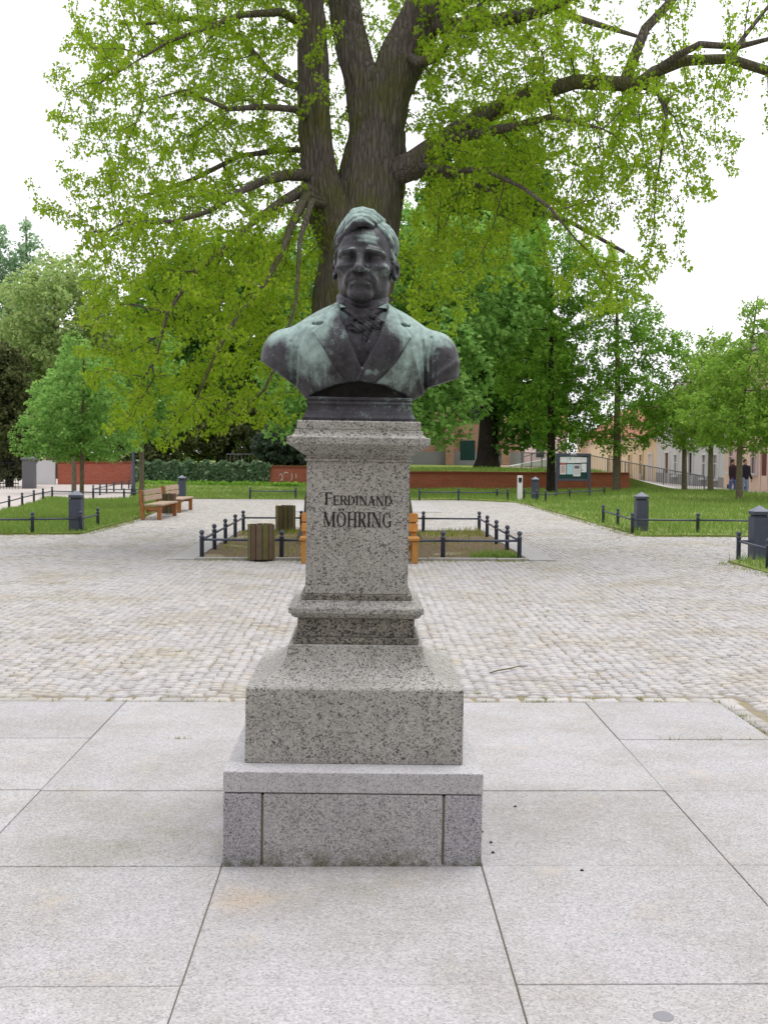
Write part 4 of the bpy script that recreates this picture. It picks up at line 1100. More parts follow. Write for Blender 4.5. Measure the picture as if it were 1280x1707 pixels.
def branch_radii(P, PA, minr, tip=0.006, ex=2.35):
    n = len(P); acc = [0.0] * n; r = [0.0] * n; n0 = len(minr)
    for i in range(n - 1, -1, -1):
        r[i] = max(acc[i] ** (1 / ex) if acc[i] > 0 else tip, tip)
        if i < n0: r[i] = minr[i]
        if PA[i] >= 0: acc[PA[i]] += r[i] ** ex
    for i in range(n):
        if PA[i] >= 0: r[i] = min(r[i], r[PA[i]] * (1.0 if i < n0 else 0.92))
    return r

def branch_mesh(P, PA, r, start=0, skip_hi=None):
    kids = [[] for _ in P]
    for i, p in enumerate(PA):
        if p >= 0: kids[p].append(i)
    v = []; f = []
    used = [False] * len(P)
    order = [i for i in range(len(P)) if PA[i] < 0] + list(range(len(P)))
    stack = [(i, -1) for i in range(len(P)) if PA[i] < 0]
    while stack:
        i, pr = stack.pop()
        ch = [pr] if pr >= 0 else []; cur = i
        ch.append(cur)
        while kids[cur]:
            ks = sorted(kids[cur], key=lambda k: -r[k]); nx = ks[0]
            for k in ks[1:]: stack.append((k, cur))
            cur = nx; ch.append(cur)
        if len(ch) < 2: continue
        rm = max(r[c] for c in ch[1:]) if pr >= 0 else r[ch[0]]
        n = 12 if rm > .12 else 8 if rm > .05 else 5 if rm > .018 else 3
        rad = [r[c] for c in ch]
        if pr >= 0: rad[0] = min(rad[0], rad[1] * 1.25)
        tv, tf = tube_geo([P[c] for c in ch], rad, n, False)
        b = len(v); v += tv; f += [tuple(q + b for q in t) for t in tf]
    return v, f

LEAFSHAPE = {
 'kite': (np.array([(0, 0, 0), (.42, .45, .06), (0, 1, -.10), (-.42, .45, .06)]), np.array([(0, 1, 2), (0, 2, 3)])),
 'lobed': (np.array([(0, 0, 0), (.34, .06, .05), (.62, .42, -.02), (.27, .50, .05), (.30, .80, -.02), (0, 1.08, -.14), (-.30, .80, -.02), (-.27, .50, .05), (-.62, .42, -.02), (-.34, .06, .05)]),
           np.array([(0, 1, 3), (1, 2, 3), (0, 3, 5), (3, 4, 5), (0, 5, 7), (5, 6, 7), (0, 7, 9), (7, 8, 9)])),
 'trident': (np.array([(0, 0, 0), (.52, .40, .04), (.20, .50, .03), (0, 1.1, -.16), (-.20, .50, .03), (-.52, .40, .04)]),
             np.array([(0, 1, 2), (0, 2, 3), (0, 3, 4), (0, 4, 5)])),
 'palm': (np.array([(0, 0, 0), (.46, .10, .04), (.44, .66, .0), (0, 1.0, -.12), (-.44, .66, .0), (-.46, .10, .04)]),
          np.array([(0, 1, 2), (0, 2, 3), (0, 3, 4), (0, 4, 5)])),
}
def leaf_mesh(pts, size, shape='kite', seed=1, droop=0.55, spread=0.16, per=5, up=0.55, outward=None):
    g = np.random.default_rng(seed); pts = np.asarray(pts)
    n = len(pts) * per; base = np.repeat(pts, per, 0)
    a = g.uniform(0, 2 * np.pi, n); el = g.normal(-droop, 0.45, n)
    d = np.stack([np.cos(a) * np.cos(el), np.sin(a) * np.cos(el), np.sin(el)], 1)
    off = g.normal(0, 1, (n, 3)); off /= np.linalg.norm(off, axis=1)[:, None] + 1e-9
    base = base + off * (spread * g.uniform(.2, 1.0, n) ** 0.6)[:, None]
    nn = np.stack([g.normal(0, .55, n), g.normal(0, .55, n), np.full(n, up + .3)], 1)
    if outward is not None:
        o_ = base - np.asarray(outward); o_ /= np.linalg.norm(o_, axis=1)[:, None] + 1e-9; nn = nn + o_ * .6
    nn -= d * np.sum(nn * d, 1)[:, None]; nn /= np.linalg.norm(nn, axis=1)[:, None] + 1e-9
    s = np.cross(d, nn)
    sz = size * g.uniform(.65, 1.25, n)
    L, T = LEAFSHAPE[shape]
    V = base[:, None, :] + sz[:, None, None] * (L[None, :, 0:1] * s[:, None, :] + L[None, :, 1:2] * d[:, None, :] + L[None, :, 2:3] * nn[:, None, :])
    F = (T[None] + (np.arange(n) * len(L))[:, None, None]).reshape(-1, 3)
    return V.reshape(-1, 3), F

def ell_points(ells, dens, seed, shell=0.0, reject=None):
    g = np.random.default_rng(seed); out_ = []
    for c, r in ells:
        vol = 4.19 * r[0] * r[1] * r[2]; n = int(vol * dens)
        q = g.normal(0, 1, (n, 3)); q /= np.linalg.norm(q, axis=1)[:, None]
        rad = g.uniform(shell, 1, n) ** (1 / 2.2)
        q = q * rad[:, None] * np.array(r) + np.array(c)
        out_.append(q)
    q = np.concatenate(out_)
    if reject is not None: q = q[~reject(q)]
    return q

def tips_of(P, PA, r, rmax, n0):
    return [tuple(P[i]) for i in range(n0, len(P)) if r[i] < rmax]

def tree(name, label, base, trunk, ells, dens, leaf, lsize, bark_m, seed, step=0.45, dk=0.6, iters=40, shape='kite', per=5, spread=.2,
         group=None, droop=0.05, rmax=0.02, cat='tree', ldroop=.5, tip=.008, shell=0.15):
    t = thing(name, label, cat, base, 0, group)
    bx, by, bz = base
    nodes = [(p[0] - bx, p[1] - by, p[2] - bz) for p in trunk]; minr = [p[3] for p in trunk]; par = [i - 1 for i in range(len(trunk))]
    # refine trunk
    n2, m2 = [nodes[0]], [minr[0]]
    for i in range(1, len(nodes)):
        L = (Vector(nodes[i]) - Vector(nodes[i - 1])).length; k = max(1, int(L / (step * 1.0)))
        for j in range(1, k + 1):
            u = j / k; n2.append(tuple(Vector(nodes[i - 1]).lerp(Vector(nodes[i]), u))); m2.append(minr[i - 1] + (minr[i] - minr[i - 1]) * u)
    par = [i - 1 for i in range(len(n2))]
    el = [((c[0] - bx, c[1] - by, c[2] - bz), r) for c, r in ells]
    at = ell_points(el, dens * 7.0, seed, shell)
    step *= .8; P, PA = grow(n2, par, m2, at, step, dk * .55, iters + 12, droop, seed)
    r = branch_radii(P, PA, m2, tip)
    v, f = branch_mesh(P, PA, r)
    obj('trunk', v, f, M[bark_m], t, True)
    tp = tips_of(P, PA, r, rmax, len(n2))
    lv, lf = leaf_mesh(tp, lsize, shape, seed, ldroop, spread, int(per * 2.3))
    obj('crown', lv, lf, M[leaf], t)
    return t

# camera measure for the big tree: image position at a given distance -> point in the place
def at(px, py, Y):
    d = cam.matrix_world.to_3x3() @ Vector(((px - 640) / 1900, -(py - 853.5) / 1900, -1))
    return Vector((0, 0, CAMH)) + d * (Y / d.y)
T1 = time.time()
TB = Vector((0.05, 20.4, 0.0))
hero = thing('old_tree', 'huge old tree with furrowed forked trunk and young yellow-green leaves in the fenced bed', 'tree', TB)
NODES, MINR, PAR = [], [], []
def limb(pts, parent=-1, step=0.38):
    idx = []; prev = parent; last = None
    for k, (px, py, rp, Y) in enumerate(pts):
        p = at(px, py, Y) - TB; rr_ = rp * Y / 1900.0
        if k == 0 and parent >= 0:
            last = (NODES[parent], MINR[parent]);
        if last is None:
            NODES.append(p); MINR.append(rr_); PAR.append(prev); prev = len(NODES) - 1; idx.append(prev)
        else:
            L = (p - last[0]).length; n = max(1, int(L / step)); r0 = last[1] if not (k == 0 and parent >= 0) else rr_
            for j in range(1, n + 1):
                u = j / n; NODES.append(last[0].lerp(p, u)); MINR.append(r0 + (rr_ - r0) * u); PAR.append(prev); prev = len(NODES) - 1; idx.append(prev)
        last = (p, rr_)
    return idx
def nearest(px, py, Y):
    q = at(px, py, Y) - TB; return min(range(len(NODES)), key=lambda i: (NODES[i] - q).length)
TRUNK = [(600, 912, 112, 20.4), (599, 880, 92, 20.4), (597, 800, 80, 20.4), (593, 650, 70, 20.4), (592, 500, 65, 20.4), (603, 400, 60, 20.4), (620, 300, 55, 20.4), (630, 210, 44, 20.4)]
FORK_R = [(646, 160, 36, 20.4), (674, 90, 38, 20.4), (718, 0, 33, 20.3), (745, -110, 30, 20.1), (765, -240, 20, 19.9), (770, -360, 10, 19.8)]
FORK_L = [(608, 150, 29, 20.5), (590, 90, 26, 20.6), (573, 0, 25, 20.8), (555, -110, 20, 21.2), (538, -240, 13, 21.6), (530, -350, 7, 21.8)]
STEM_L = [(548, 345, 36, 20.2), (534, 300, 28, 20.1), (524, 200, 25, 20.0), (523, 100, 24, 20.0), (518, 0, 21, 19.9), (500, -110, 15, 19.7), (480, -220, 9, 19.6)]
i_tr = limb(TRUNK)
i_fr = limb(FORK_R, i_tr[-1]); i_fl = limb(FORK_L, i_tr[-1]); i_sl = limb(STEM_L, nearest(585, 400, 20.4))
HI = [(TRUNK, True), ]
LIMBS = [
 (nearest(640, 290, 20.4), [(690, 275, 24, 20.0), (745, 232, 19, 19.7), (805, 192, 15, 19.4), (880, 160, 13, 19.1), (960, 136, 12, 18.8), (1040, 140, 12, 18.6), (1062, 143, 12, 18.5), (1090, 120, 10, 18.5), (1140, 101, 9, 18.4), (1215, 98, 8, 18.3), (1290, 122, 8, 18.3), (1370, 140, 5, 18.3), (1440, 165, 3, 18.3)]),
]
for st, pts in LIMBS: limb(pts, st)
for px, py, Y, pts in [
 (1045, 138, 18.6, [(1050, 112, 9, 18.6), (1075, 48, 8, 18.8), (1118, 2, 7, 19.0), (1160, -60, 4, 19.2)]),
 (1095, 116, 18.5, [(1130, 92, 6, 18.2), (1165, 74, 6, 18.0), (1230, 78, 5, 17.8), (1300, 60, 3, 17.5)]),
 (1062, 143, 18.5, [(1095, 150, 5, 18.3), (1108, 180, 4, 18.1), (1112, 205, 3, 18.0)]),
 (1215, 98, 18.3, [(1240, 60, 4, 18.6), (1280, 10, 3, 18.8)]),
 (745, 232, 19.7, [(800, 222, 9, 19.0), (860, 210, 7, 18.4), (920, 194, 5, 17.8), (985, 210, 3, 17.3)]),
 (690, 275, 20.0, [(745, 283, 7, 19.2), (810, 284, 4.5, 18.6), (870, 312, 3, 18.1), (915, 345, 3, 17.7), (960, 400, 1.6, 17.4)]),
 (690, 275, 20.0, [(760, 300, 9, 20.6), (860, 340, 6, 21.2), (950, 370, 4, 21.8), (1040, 420, 3, 22.2)]),
 (672, 90, 20.4, [(700, 105, 9, 19.6), (728, 95, 8, 19.2), (760, 50, 6, 18.9), (800, 10, 5, 18.6), (830, -60, 3, 18.4)]),
 (700, 30, 20.3, [(800, 40, 12, 19.5), (900, 20, 9, 19.0), (1000, -30, 6, 18.6), (1120, -80, 3, 18.3)]),
 (700, 30, 20.3, [(790, -10, 12, 21.2), (880, -10, 9, 22.2), (960, 30, 6, 23.0), (1060, 60, 3, 23.6)]),
 (540, 310, 20.1, [(512, 292, 11, 19.9), (478, 292, 9, 19.5), (440, 301, 7, 19.0), (395, 322, 5, 18.5), (350, 352, 4, 18.1), (290, 370, 4, 17.8), (210, 370, 2.5, 17.6)]),
 (545, 335, 20.2, [(510, 315, 11, 19.7), (470, 336, 8, 19.2), (425, 368, 6, 18.7), (380, 410, 4.5, 18.3), (330, 450, 3.5, 18.0), (280, 520, 3, 17.8), (260, 600, 2, 17.7)]),
 (545, 340, 20.2, [(512, 325, 9, 19.4), (488, 370, 7, 18.9), (468, 425, 5, 18.5), (440, 475, 4, 18.2), (400, 520, 3, 18.0), (360, 590, 3, 17.9), (330, 660, 2, 17.8)]),
 (548, 345, 20.2, [(520, 335, 6, 19.2), (500, 400, 4, 18.6), (494, 500, 2.5, 18.3), (470, 590, 2.5, 18.1), (440, 650, 2, 18.0)]),
 (524, 190, 20.0, [(490, 182, 6, 19.4), (440, 178, 5, 18.9), (380, 182, 4, 18.5), (310, 150, 2.5, 18.2), (240, 170, 1.5, 18.0)]),
 (523, 130, 20.0, [(480, 140, 6, 20.4), (450, 120, 5, 20.8), (400, 60, 4, 21.2), (330, 30, 4, 21.5), (240, 40, 3, 21.8)]),
 (518, 30, 19.9, [(470, 20, 7, 19.4), (400, 25, 5, 18.9), (350, 45, 4, 18.5), (280, 70, 2.5, 18.2), (200, 120, 1.5, 18.0)]),
 (523, 240, 20.0, [(470, 250, 5, 20.8), (400, 260, 4, 21.4), (320, 300, 4, 22.0), (230, 330, 3, 22.4)]),
 (573, 0, 20.8, [(500, -60, 12, 22.0), (420, -90, 9, 23.0), (320, -80, 6, 23.8), (220, -40, 3, 24.3)]),
 (740, -90, 20.1, [(800, -150, 12, 19.0), (900, -190, 8, 18.2), (1000, -200, 4, 17.6)]),
 (510, -60, 19.8, [(430, -120, 10, 18.8), (340, -160, 7, 18.0), (240, -170, 4, 17.5)]),
]:
    limb(pts, nearest(px, py, Y))
n0 = len(NODES)
def E3(px, py, Y, rx, ry, rz):
    p = at(px, py, Y) - TB; return (tuple(p), (rx, ry, rz))
CROWN = [(E3(300, 560, 19.4, 1.75, 2.3, 1.75), 2.6), (E3(330, 420, 19.6, 2.2, 2.8, 1.3), 2.4), (E3(290, 690, 18.2, 1.15, .9, .72), 3.2), (E3(420, 620, 18.6, .75, .9, 1.2), 2.6),
         (E3(270, 170, 20.0, 2.0, 3.0, 1.9), 1.9), (E3(420, 120, 20.4, 1.3, 2.8, 2.2), 1.5), (E3(500, 20, 18.8, .6, .5, .8), 1.6), (E3(400, 230, 18.6, 1.0, .6, .9), 1.2), (E3(180, 340, 19.0, 1.25, 1.6, .7), 1.7), (E3(470, 350, 21.0, 1.1, 2.2, 1.3), 1.4),
         (E3(820, 130, 19.6, 1.6, 2.8, 1.9), 3.6), (E3(960, 230, 19.4, 1.6, 2.6, 1.5), 3.2), (E3(770, 330, 19.8, 1.4, 2.2, 1.3), 2.4), (E3(900, 400, 19.6, 1.5, 1.8, 1.0), .8), (E3(760, 470, 19.0, .9, 1.2, .7), 1.2), (E3(1010, 480, 19.2, .9, 1.4, .8), 1.5),
         (E3(1080, 250, 18.8, 1.1, 2.0, 1.6), 1.5), (E3(1170, 210, 18.4, .85, 1.6, 1.2), .75), (E3(1200, 40, 18.6, 1.6, 2.0, 1.2), .55), (E3(1330, 100, 18.4, 1.1, 1.8, 1.3), .7), (E3(1090, 420, 18.9, .6, 1.2, .6), 1.4),
         (E3(640, -170, 20.4, 4.4, 4.2, 1.7), 0.9), (E3(900, -60, 19.6, 2.4, 3.5, 1.2), 1.2), (E3(350, -60, 20.4, 2.4, 3.5, 1.3), 1.2), (E3(620, 40, 22.4, 1.2, 1.0, 1.2), 1.4), (E3(560, 120, 19.0, .55, .5, 1.2), 1.2), (E3(700, 420, 22.2, 1.6, 1.2, 1.8), 1.6), (E3(480, 480, 22.2, 1.2, 1.2, 1.6), 1.6), (E3(200, 620, 18.6, .75, .8, .9), 1.8), (E3(380, 480, 17.2, 1.0, .6, 1.6), 1.3), (E3(260, 430, 17.0, 1.3, .7, .9), 1.3), (E3(440, 380, 17.6, .5, .6, .8), 1.0), (E3(480, 560, 18.4, .4, .7, .9), 1.3), (E3(720, 200, 18.4, .5, .6, .9), 1.2), (E3(725, 400, 18.8, .55, .6, 1.3), 4.0), (E3(700, 480, 18.6, .35, .5, .8), 3.5), (E3(565, 160, 21.6, .5, .6, 1.6), 2.6), (E3(650, 40, 22.0, .8, .8, 1.2), 2.2), (E3(740, 120, 18.3, .5, .5, .8), 2.4), (E3(830, 200, 17.6, .9, .5, .6), 2.6), (E3(740, 260, 18.4, .5, .5, .5), 2.6), (E3(960, 150, 17.4, .8, .5, .5), 2.2), (E3(690, 60, 18.6, .35, .4, .6), 1.4), (E3(900, 60, 18.4, 1.2, .8, .8), 2.0)]
at_ = np.concatenate([ell_points([e], d_ * 7.5, 40 + i, .1) for i, (e, d_) in enumerate(CROWN)])
def clear_trunk(q):
    return (np.abs(q[:, 0] - 0.15) < 0.75) & (q[:, 1] < -0.2) & (q[:, 2] < 8.6) & (q[:, 2] > 3.6) | ((q[:, 2] < 4.6) & (np.abs(q[:, 0]) < 0.9))
at_ = at_[~clear_trunk(at_)]
P, PA = grow(NODES, PAR, MINR, at_, 0.19, 0.205, 46, 0.12, 5, jitter=.18)
r = branch_radii(P, PA, MINR, 0.0055)
# thick stems get their own finely furrowed surface; thinner wood is plain tubes
hi_nodes = set(i_tr + i_fr + i_fl + i_sl)
def vnoise(u, vv, seed):               # value noise, periodic in u with period nu
    g = np.random.default_rng(seed); T = g.uniform(0, 1, (64, 64))
    iu = np.floor(u).astype(int); iv = np.floor(vv).astype(int); fu = u - iu; fv = vv - iv
    fu = fu * fu * (3 - 2 * fu); fv = fv * fv * (3 - 2 * fv); g_ = lambda a, b: T[a % 64, b % 64]
    return (g_(iu, iv) * (1 - fu) + g_(iu + 1, iv) * fu) * (1 - fv) + (g_(iu, iv + 1) * (1 - fu) + g_(iu + 1, iv + 1) * fu) * fv
def furrowed(pts, name='stem', sides=96, dl=0.045, seed=3):
    pp = [at(q[0], q[1], q[3]) - TB for q in pts]; rr_ = [q[2] * q[3] / 1900 for q in pts]
    C = [0.0]
    for i in range(1, len(pp)): C.append(C[-1] + (pp[i] - pp[i - 1]).length)
    n = int(C[-1] / dl); s = np.linspace(0, C[-1], n); A_ = np.array([tuple(q) for q in pp])
    # smooth centre line
    X = np.stack([np.interp(s, C, A_[:, k]) for k in range(3)], 1); rad = np.interp(s, C, rr_)
    kw = max(3, int(.5 / dl) | 1); ker = np.ones(kw) / kw
    pad = lambda a: np.concatenate([np.full(kw // 2, a[0]), a, np.full(kw // 2, a[-1])])
    X = np.stack([np.convolve(pad(X[:, k]), ker, 'valid') for k in range(3)], 1); rad = np.convolve(pad(rad), ker, 'valid')
    d = np.gradient(X, axis=0); d /= np.linalg.norm(d, axis=1)[:, None]
    a = np.cross(d, np.array([0, 1.0, 0.05])); a /= np.linalg.norm(a, axis=1)[:, None]; b = np.cross(d, a)
    th = np.linspace(0, 2 * np.pi, sides, endpoint=False)
    TH, SS = np.meshgrid(th, s); k_ = 32
    u = TH / (2 * np.pi) * k_ + .8 * vnoise(TH / (2 * np.pi) * 8, SS * 1.3, seed + 1)
    # periodic in u because table has 64 columns and k_ divides it
    w_ = vnoise(u * 2, SS * 2.6, seed); w2 = vnoise(u, SS * 1.2 + 7, seed + 2); w3 = vnoise(TH / (2 * np.pi) * 8, SS * .7, seed + 5)
    ridge = 1 - np.abs(2 * w_ - 1); ridge2 = 1 - np.abs(2 * w2 - 1)
    RR = rad[:, None] * (1 + .10 * (w3 - .5) + .04 * np.sin(TH * 3 + SS * .4)) + .034 * (ridge ** 1.5 - .5) + .03 * (ridge2 - .5)
    V = X[:, None, :] + RR[..., None] * (np.cos(TH)[..., None] * a[:, None, :] + np.sin(TH)[..., None] * b[:, None, :])
    ii = np.arange(n * sides).reshape(n, sides); jj = np.roll(ii, -1, 1)
    F = np.stack([ii[:-1].ravel(), jj[:-1].ravel(), jj[1:].ravel(), ii[1:].ravel()], 1)
    return V.reshape(-1, 3), F
VV, FF, bb = [], [], 0
for k, pts in enumerate((TRUNK, [(622, 300, 38, 20.4), (634, 225, 36, 20.4)] + FORK_R, [(622, 290, 34, 20.4), (616, 215, 32, 20.45)] + FORK_L, [(588, 430, 40, 20.35), (565, 385, 40, 20.3)] + STEM_L)):
    v1, f1 = furrowed(pts, seed=10 + k, sides=96 if k == 0 else 64); VV.append(v1); FF.append(f1 + bb); bb += len(v1)
obj('trunk', np.concatenate(VV), np.concatenate(FF), M['bark'], hero, True)
# branches: drop the tubes that the furrowed stems replace
P2, PA2, r2, mp = [], [], [], {}
rs_ = [ri * (0.5 if i in hi_nodes else 1) for i, ri in enumerate(r)]
v1, f1 = branch_mesh(P, PA, rs_)
obj('branches', v1, f1, M['bark'], hero, True)
tp = [tuple(P[i]) for i in range(n0, len(P)) if r[i] < .016]
print('hero nodes', len(P), 'leaf sites', len(tp))
lv, lf = leaf_mesh(tp, 0.068, 'trident', 3, 0.95, 0.115, 17, .4)
obj('crown', lv, lf, M['leaf_hero'], hero)
print('hero', round(time.time() - T1, 1))

def ctr(px, Y): return (px - 604.6) / 1900.0 * Y
# trees behind
tree('maple_tree', 'spreading maple with large bright leaves directly behind the bust', (-0.1, 45.5, 0.1), [(-0.1, 45.5, -0.1, .42), (0, 45.5, 3, .34), (.1, 45.4, 6, .26), (.2, 45.4, 9, .12)],
     [((-2.6, 44.6, 4.4), (1.7, 2.0, 2.4)), ((3.0, 44.4, 4.6), (2.1, 2.2, 2.9)), ((.3, 45.4, 9.2), (4.2, 3.0, 2.6)), ((4.6, 46.0, 8.2), (2.6, 2.2, 3.2)), ((-.2, 46.5, 6.5), (3.6, 2.0, 3.5))], 1.3, 'leaf_maple', .19, 'bark_dark', 21, .5, .65, 40, 'lobed', 5, .30, rmax=.03)
tree('dark_tree', 'massive dark green tree with black trunk on the churchyard lawn behind the wall', (6.85, 63, 0.85), [(6.85, 63, .7, .85), (6.9, 63, 1.4, .62), (7.0, 63, 4, .52), (7.0, 63, 9, .4), (6.6, 63, 14, .2)],
     [((6.0, 62.4, 10.5), (4.2, 3.6, 4.8)), ((8.6, 62, 6.6), (2.8, 3.0, 3.2)), ((3.8, 62, 6.5), (2.3, 2.6, 2.4)), ((6.6, 63, 15.5), (3.8, 3.2, 4.6)), ((9.2, 61, 3.6), (1.5, 1.8, 1.6))], .75, 'leaf_dark', .26, 'bark_dark', 22, .65, .8, 40, 'palm', 9, .42, rmax=.04, tip=.012)
tree('roadside_tree', 'leafy green tree standing behind the notice board', (7.85, 47.5, 0.05), [(7.85, 47.5, -.1, .19), (7.85, 47.5, 2.4, .16), (7.8, 47.5, 5, .11), (7.8, 47.5, 8.6, .04)],
     [((7.2, 47.6, 6.0), (2.2, 2.0, 3.4)), ((8.5, 47.4, 2.9), (1.7, 1.5, 1.4)), ((7.4, 47.4, 9.4), (2.0, 1.8, 2.4))], 1.0, 'leaf_mid', .16, 'bark_dark', 23, .42, .55, 30, 'trident', 9, .27, group='slim trees between the notice board and the railing')
tree('roadside_tree', 'slim green tree right of the notice board, at the end of the brick wall', (10.62, 47.6, 0.05), [(10.62, 47.6, -.1, .18), (10.62, 47.6, 2.4, .15), (10.6, 47.6, 5, .11), (10.5, 47.6, 8.9, .035)],
     [((10.5, 47.6, 3.7), (2.9, 2.2, 2.0)), ((10.3, 47.6, 6.4), (2.6, 2.0, 2.4)), ((9.8, 47.6, 8.8), (1.8, 1.6, 1.8)), ((12.2, 47.4, 6.2), (1.5, 1.2, 1.2))], 1.0, 'leaf_mid', .15, 'bark_young', 24, .42, .55, 30, 'trident', 9, .26, group='slim trees between the notice board and the railing')
for (bx, by, hx, lab, sd, ee) in [
    (13.6, 48.0, 5.6, 'thin-stemmed lime tree farthest left of the three by the railing', 31, [((13.7, 48, 3.3), (1.9, 1.6, 1.5)), ((13.9, 48, 5.2), (1.2, 1.1, 1.3))]),
    (13.65, 44.5, 5.9, 'thin-stemmed lime tree in the middle of the three by the street', 32, [((13.75, 44.5, 3.3), (1.9, 1.6, 1.5)), ((13.7, 44.5, 5.2), (1.2, 1.1, 1.4))]),
    (12.76, 38.4, 7.0, 'lime tree with conical crown standing in front of the walking couple', 33, [((12.8, 38.4, 3.0), (2.2, 1.9, 1.3)), ((13.0, 38.4, 4.5), (1.8, 1.6, 1.4)), ((13.25, 38.4, 6.0), (.75, .7, 1.3))])]:
    tree('lime_tree', lab, (bx, by, 0.05), [(bx, by, -.15, .125), (bx - .03, by, 1.9, .095), (bx + .05, by, 3.5, .07), (ee[-1][0][0], by, hx, .02)], ee, 2.2, 'leaf_lime', .13, 'bark_young', sd, .3, .4, 26, 'trident', 9, .21, group='lime trees on the right lawn', rmax=.016)
tree('lime_tree', 'lime tree cut by the right edge of the photo', (16.0, 39.5, 0.0), [(16.0, 39.5, -.3, .12), (16, 39.5, 2, .09), (16, 39.5, 5.4, .02)], [((15.4, 39.5, 2.9), (2.0, 1.7, 1.3)), ((15.6, 39.5, 4.6), (1.5, 1.2, 1.3))], 1.8, 'leaf_lime', .13, 'bark_young', 34, .3, .4, 24, 'trident', 9, .21, group='lime trees on the right lawn', rmax=.016)
tree('young_maple', 'young maple with round bright green crown beside the left bollard', (-6.6, 26.9, 0.02), [(-6.6, 26.9, -.1, .055), (-6.58, 26.9, 1.3, .048), (-6.55, 26.9, 2.5, .035), (-6.5, 26.9, 4.2, .012)],
     [((-7.25, 26.7, 2.0), (.95, .9, .62)), ((-6.1, 27.0, 2.0), (.95, .9, .6)), ((-6.9, 26.9, 2.75), (.9, .85, .5)), ((-6.3, 26.9, 3.2), (.75, .7, .6)), ((-6.65, 26.9, 3.9), (.5, .45, .6)), ((-5.7, 26.9, 2.6), (.5, .5, .4))], 9.0, 'leaf_maple', .088, 'bark_young', 41, .18, .24, 26, 'trident', 8, .13, rmax=.013, tip=.004)
tree('young_maple', 'young tree with reddish stem half hidden behind the left maple', (-11.4, 45.3, 0.0), [(-11.4, 45.3, -.1, .1), (-11.4, 45.3, 2, .08), (-11.3, 45.3, 5.2, .02)], [((-11.2, 45.3, 3.7), (1.9, 1.7, 1.6)), ((-11, 45.3, 5.0), (1.2, 1.2, 1.2))], 1.6, 'leaf_maple', .14, 'bark_young', 42, .32, .42, 22, 'palm', 7, .22, rmax=.016)
tree('young_maple', 'young tree rising behind the wooden benches on the left', (-6.56, 34.0, 0.0), [(-6.56, 34, -.1, .085), (-6.55, 34, 1.6, .07), (-6.5, 34, 5.0, .02)], [((-6.45, 34, 3.1), (1.5, 1.4, 1.35)), ((-6.4, 34, 4.4), (1.1, 1.1, 1.1))], 3.0, 'leaf_maple', .115, 'bark_young', 43, .26, .34, 24, 'palm', 7, .18, rmax=.015)
tree('shade_tree', 'dark leafy tree filling the churchyard behind the ivy wall', (-8.5, 70, 0.9), [(-8.5, 70, .8, .5), (-8.5, 70, 4, .4), (-8, 70, 11, .15)], [((-8, 70, 9), (6.5, 4, 6)), ((-3.5, 69, 6.5), (3.6, 3, 4.2)), ((-11.5, 69, 5), (3.0, 3, 2.6))], .30, 'leaf_dark', .30, 'bark_dark', 44, .8, 1.0, 36, 'palm', 9, .55, rmax=.05, tip=.015)
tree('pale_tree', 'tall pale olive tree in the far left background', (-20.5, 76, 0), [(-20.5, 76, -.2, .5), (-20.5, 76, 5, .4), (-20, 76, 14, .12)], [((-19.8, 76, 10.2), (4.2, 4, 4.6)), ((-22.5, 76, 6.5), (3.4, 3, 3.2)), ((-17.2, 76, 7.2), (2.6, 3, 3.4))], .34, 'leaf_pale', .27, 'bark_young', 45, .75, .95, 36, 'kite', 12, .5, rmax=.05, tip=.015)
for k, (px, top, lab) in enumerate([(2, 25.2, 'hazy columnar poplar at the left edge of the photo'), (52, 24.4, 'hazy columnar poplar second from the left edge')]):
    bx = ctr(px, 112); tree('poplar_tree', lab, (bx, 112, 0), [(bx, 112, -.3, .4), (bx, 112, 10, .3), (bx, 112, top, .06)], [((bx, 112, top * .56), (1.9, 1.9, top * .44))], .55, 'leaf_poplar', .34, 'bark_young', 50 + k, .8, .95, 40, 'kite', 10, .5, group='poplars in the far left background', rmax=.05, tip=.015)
tree('conifer_tree', 'dark evergreen conifer by the gate at the left edge', (-16.3, 53, 0), [(-16.3, 53, -.2, .2), (-16.3, 53, 3, .15), (-16.3, 53, 6.6, .04)], [((-16.3, 53, 2.2), (1.5, 1.4, 2.0)), ((-16.5, 53, 4.6), (1.3, 1.3, 2.0))], 3.4, 'leaf_conifer', .16, 'bark_dark', 52, .3, .38, 24, 'kite', 14, .2, rmax=.03, ldroop=-.6)
tree('weeping_evergreen', 'weeping grey-green evergreen on the lawn above the brick wall', (-4.0, 60, 0.85), [(-4, 60, .75, .1), (-4, 60, 2.2, .08), (-4, 60, 3.4, .03)], [((-4.0, 60, 2.1), (1.9, 1.2, 1.2)), ((-2.2, 60.4, 1.8), (1.0, .8, .8))], 4.0, 'leaf_yew', .2, 'bark_dark', 53, .28, .36, 22, 'kite', 12, .2, ldroop=1.2, rmax=.03)
tree('shade_tree', 'dense green tree closing the gap left of the church', (-16, 84, 0.5), [(-16, 84, 0, .5), (-16, 84, 5, .4), (-15, 84, 13, .12)], [((-14.5, 84, 8), (5.0, 4, 5.6))], .30, 'leaf_mid', .34, 'bark_dark', 54, .85, 1.05, 34, 'palm', 9, .6, rmax=.05, tip=.015)
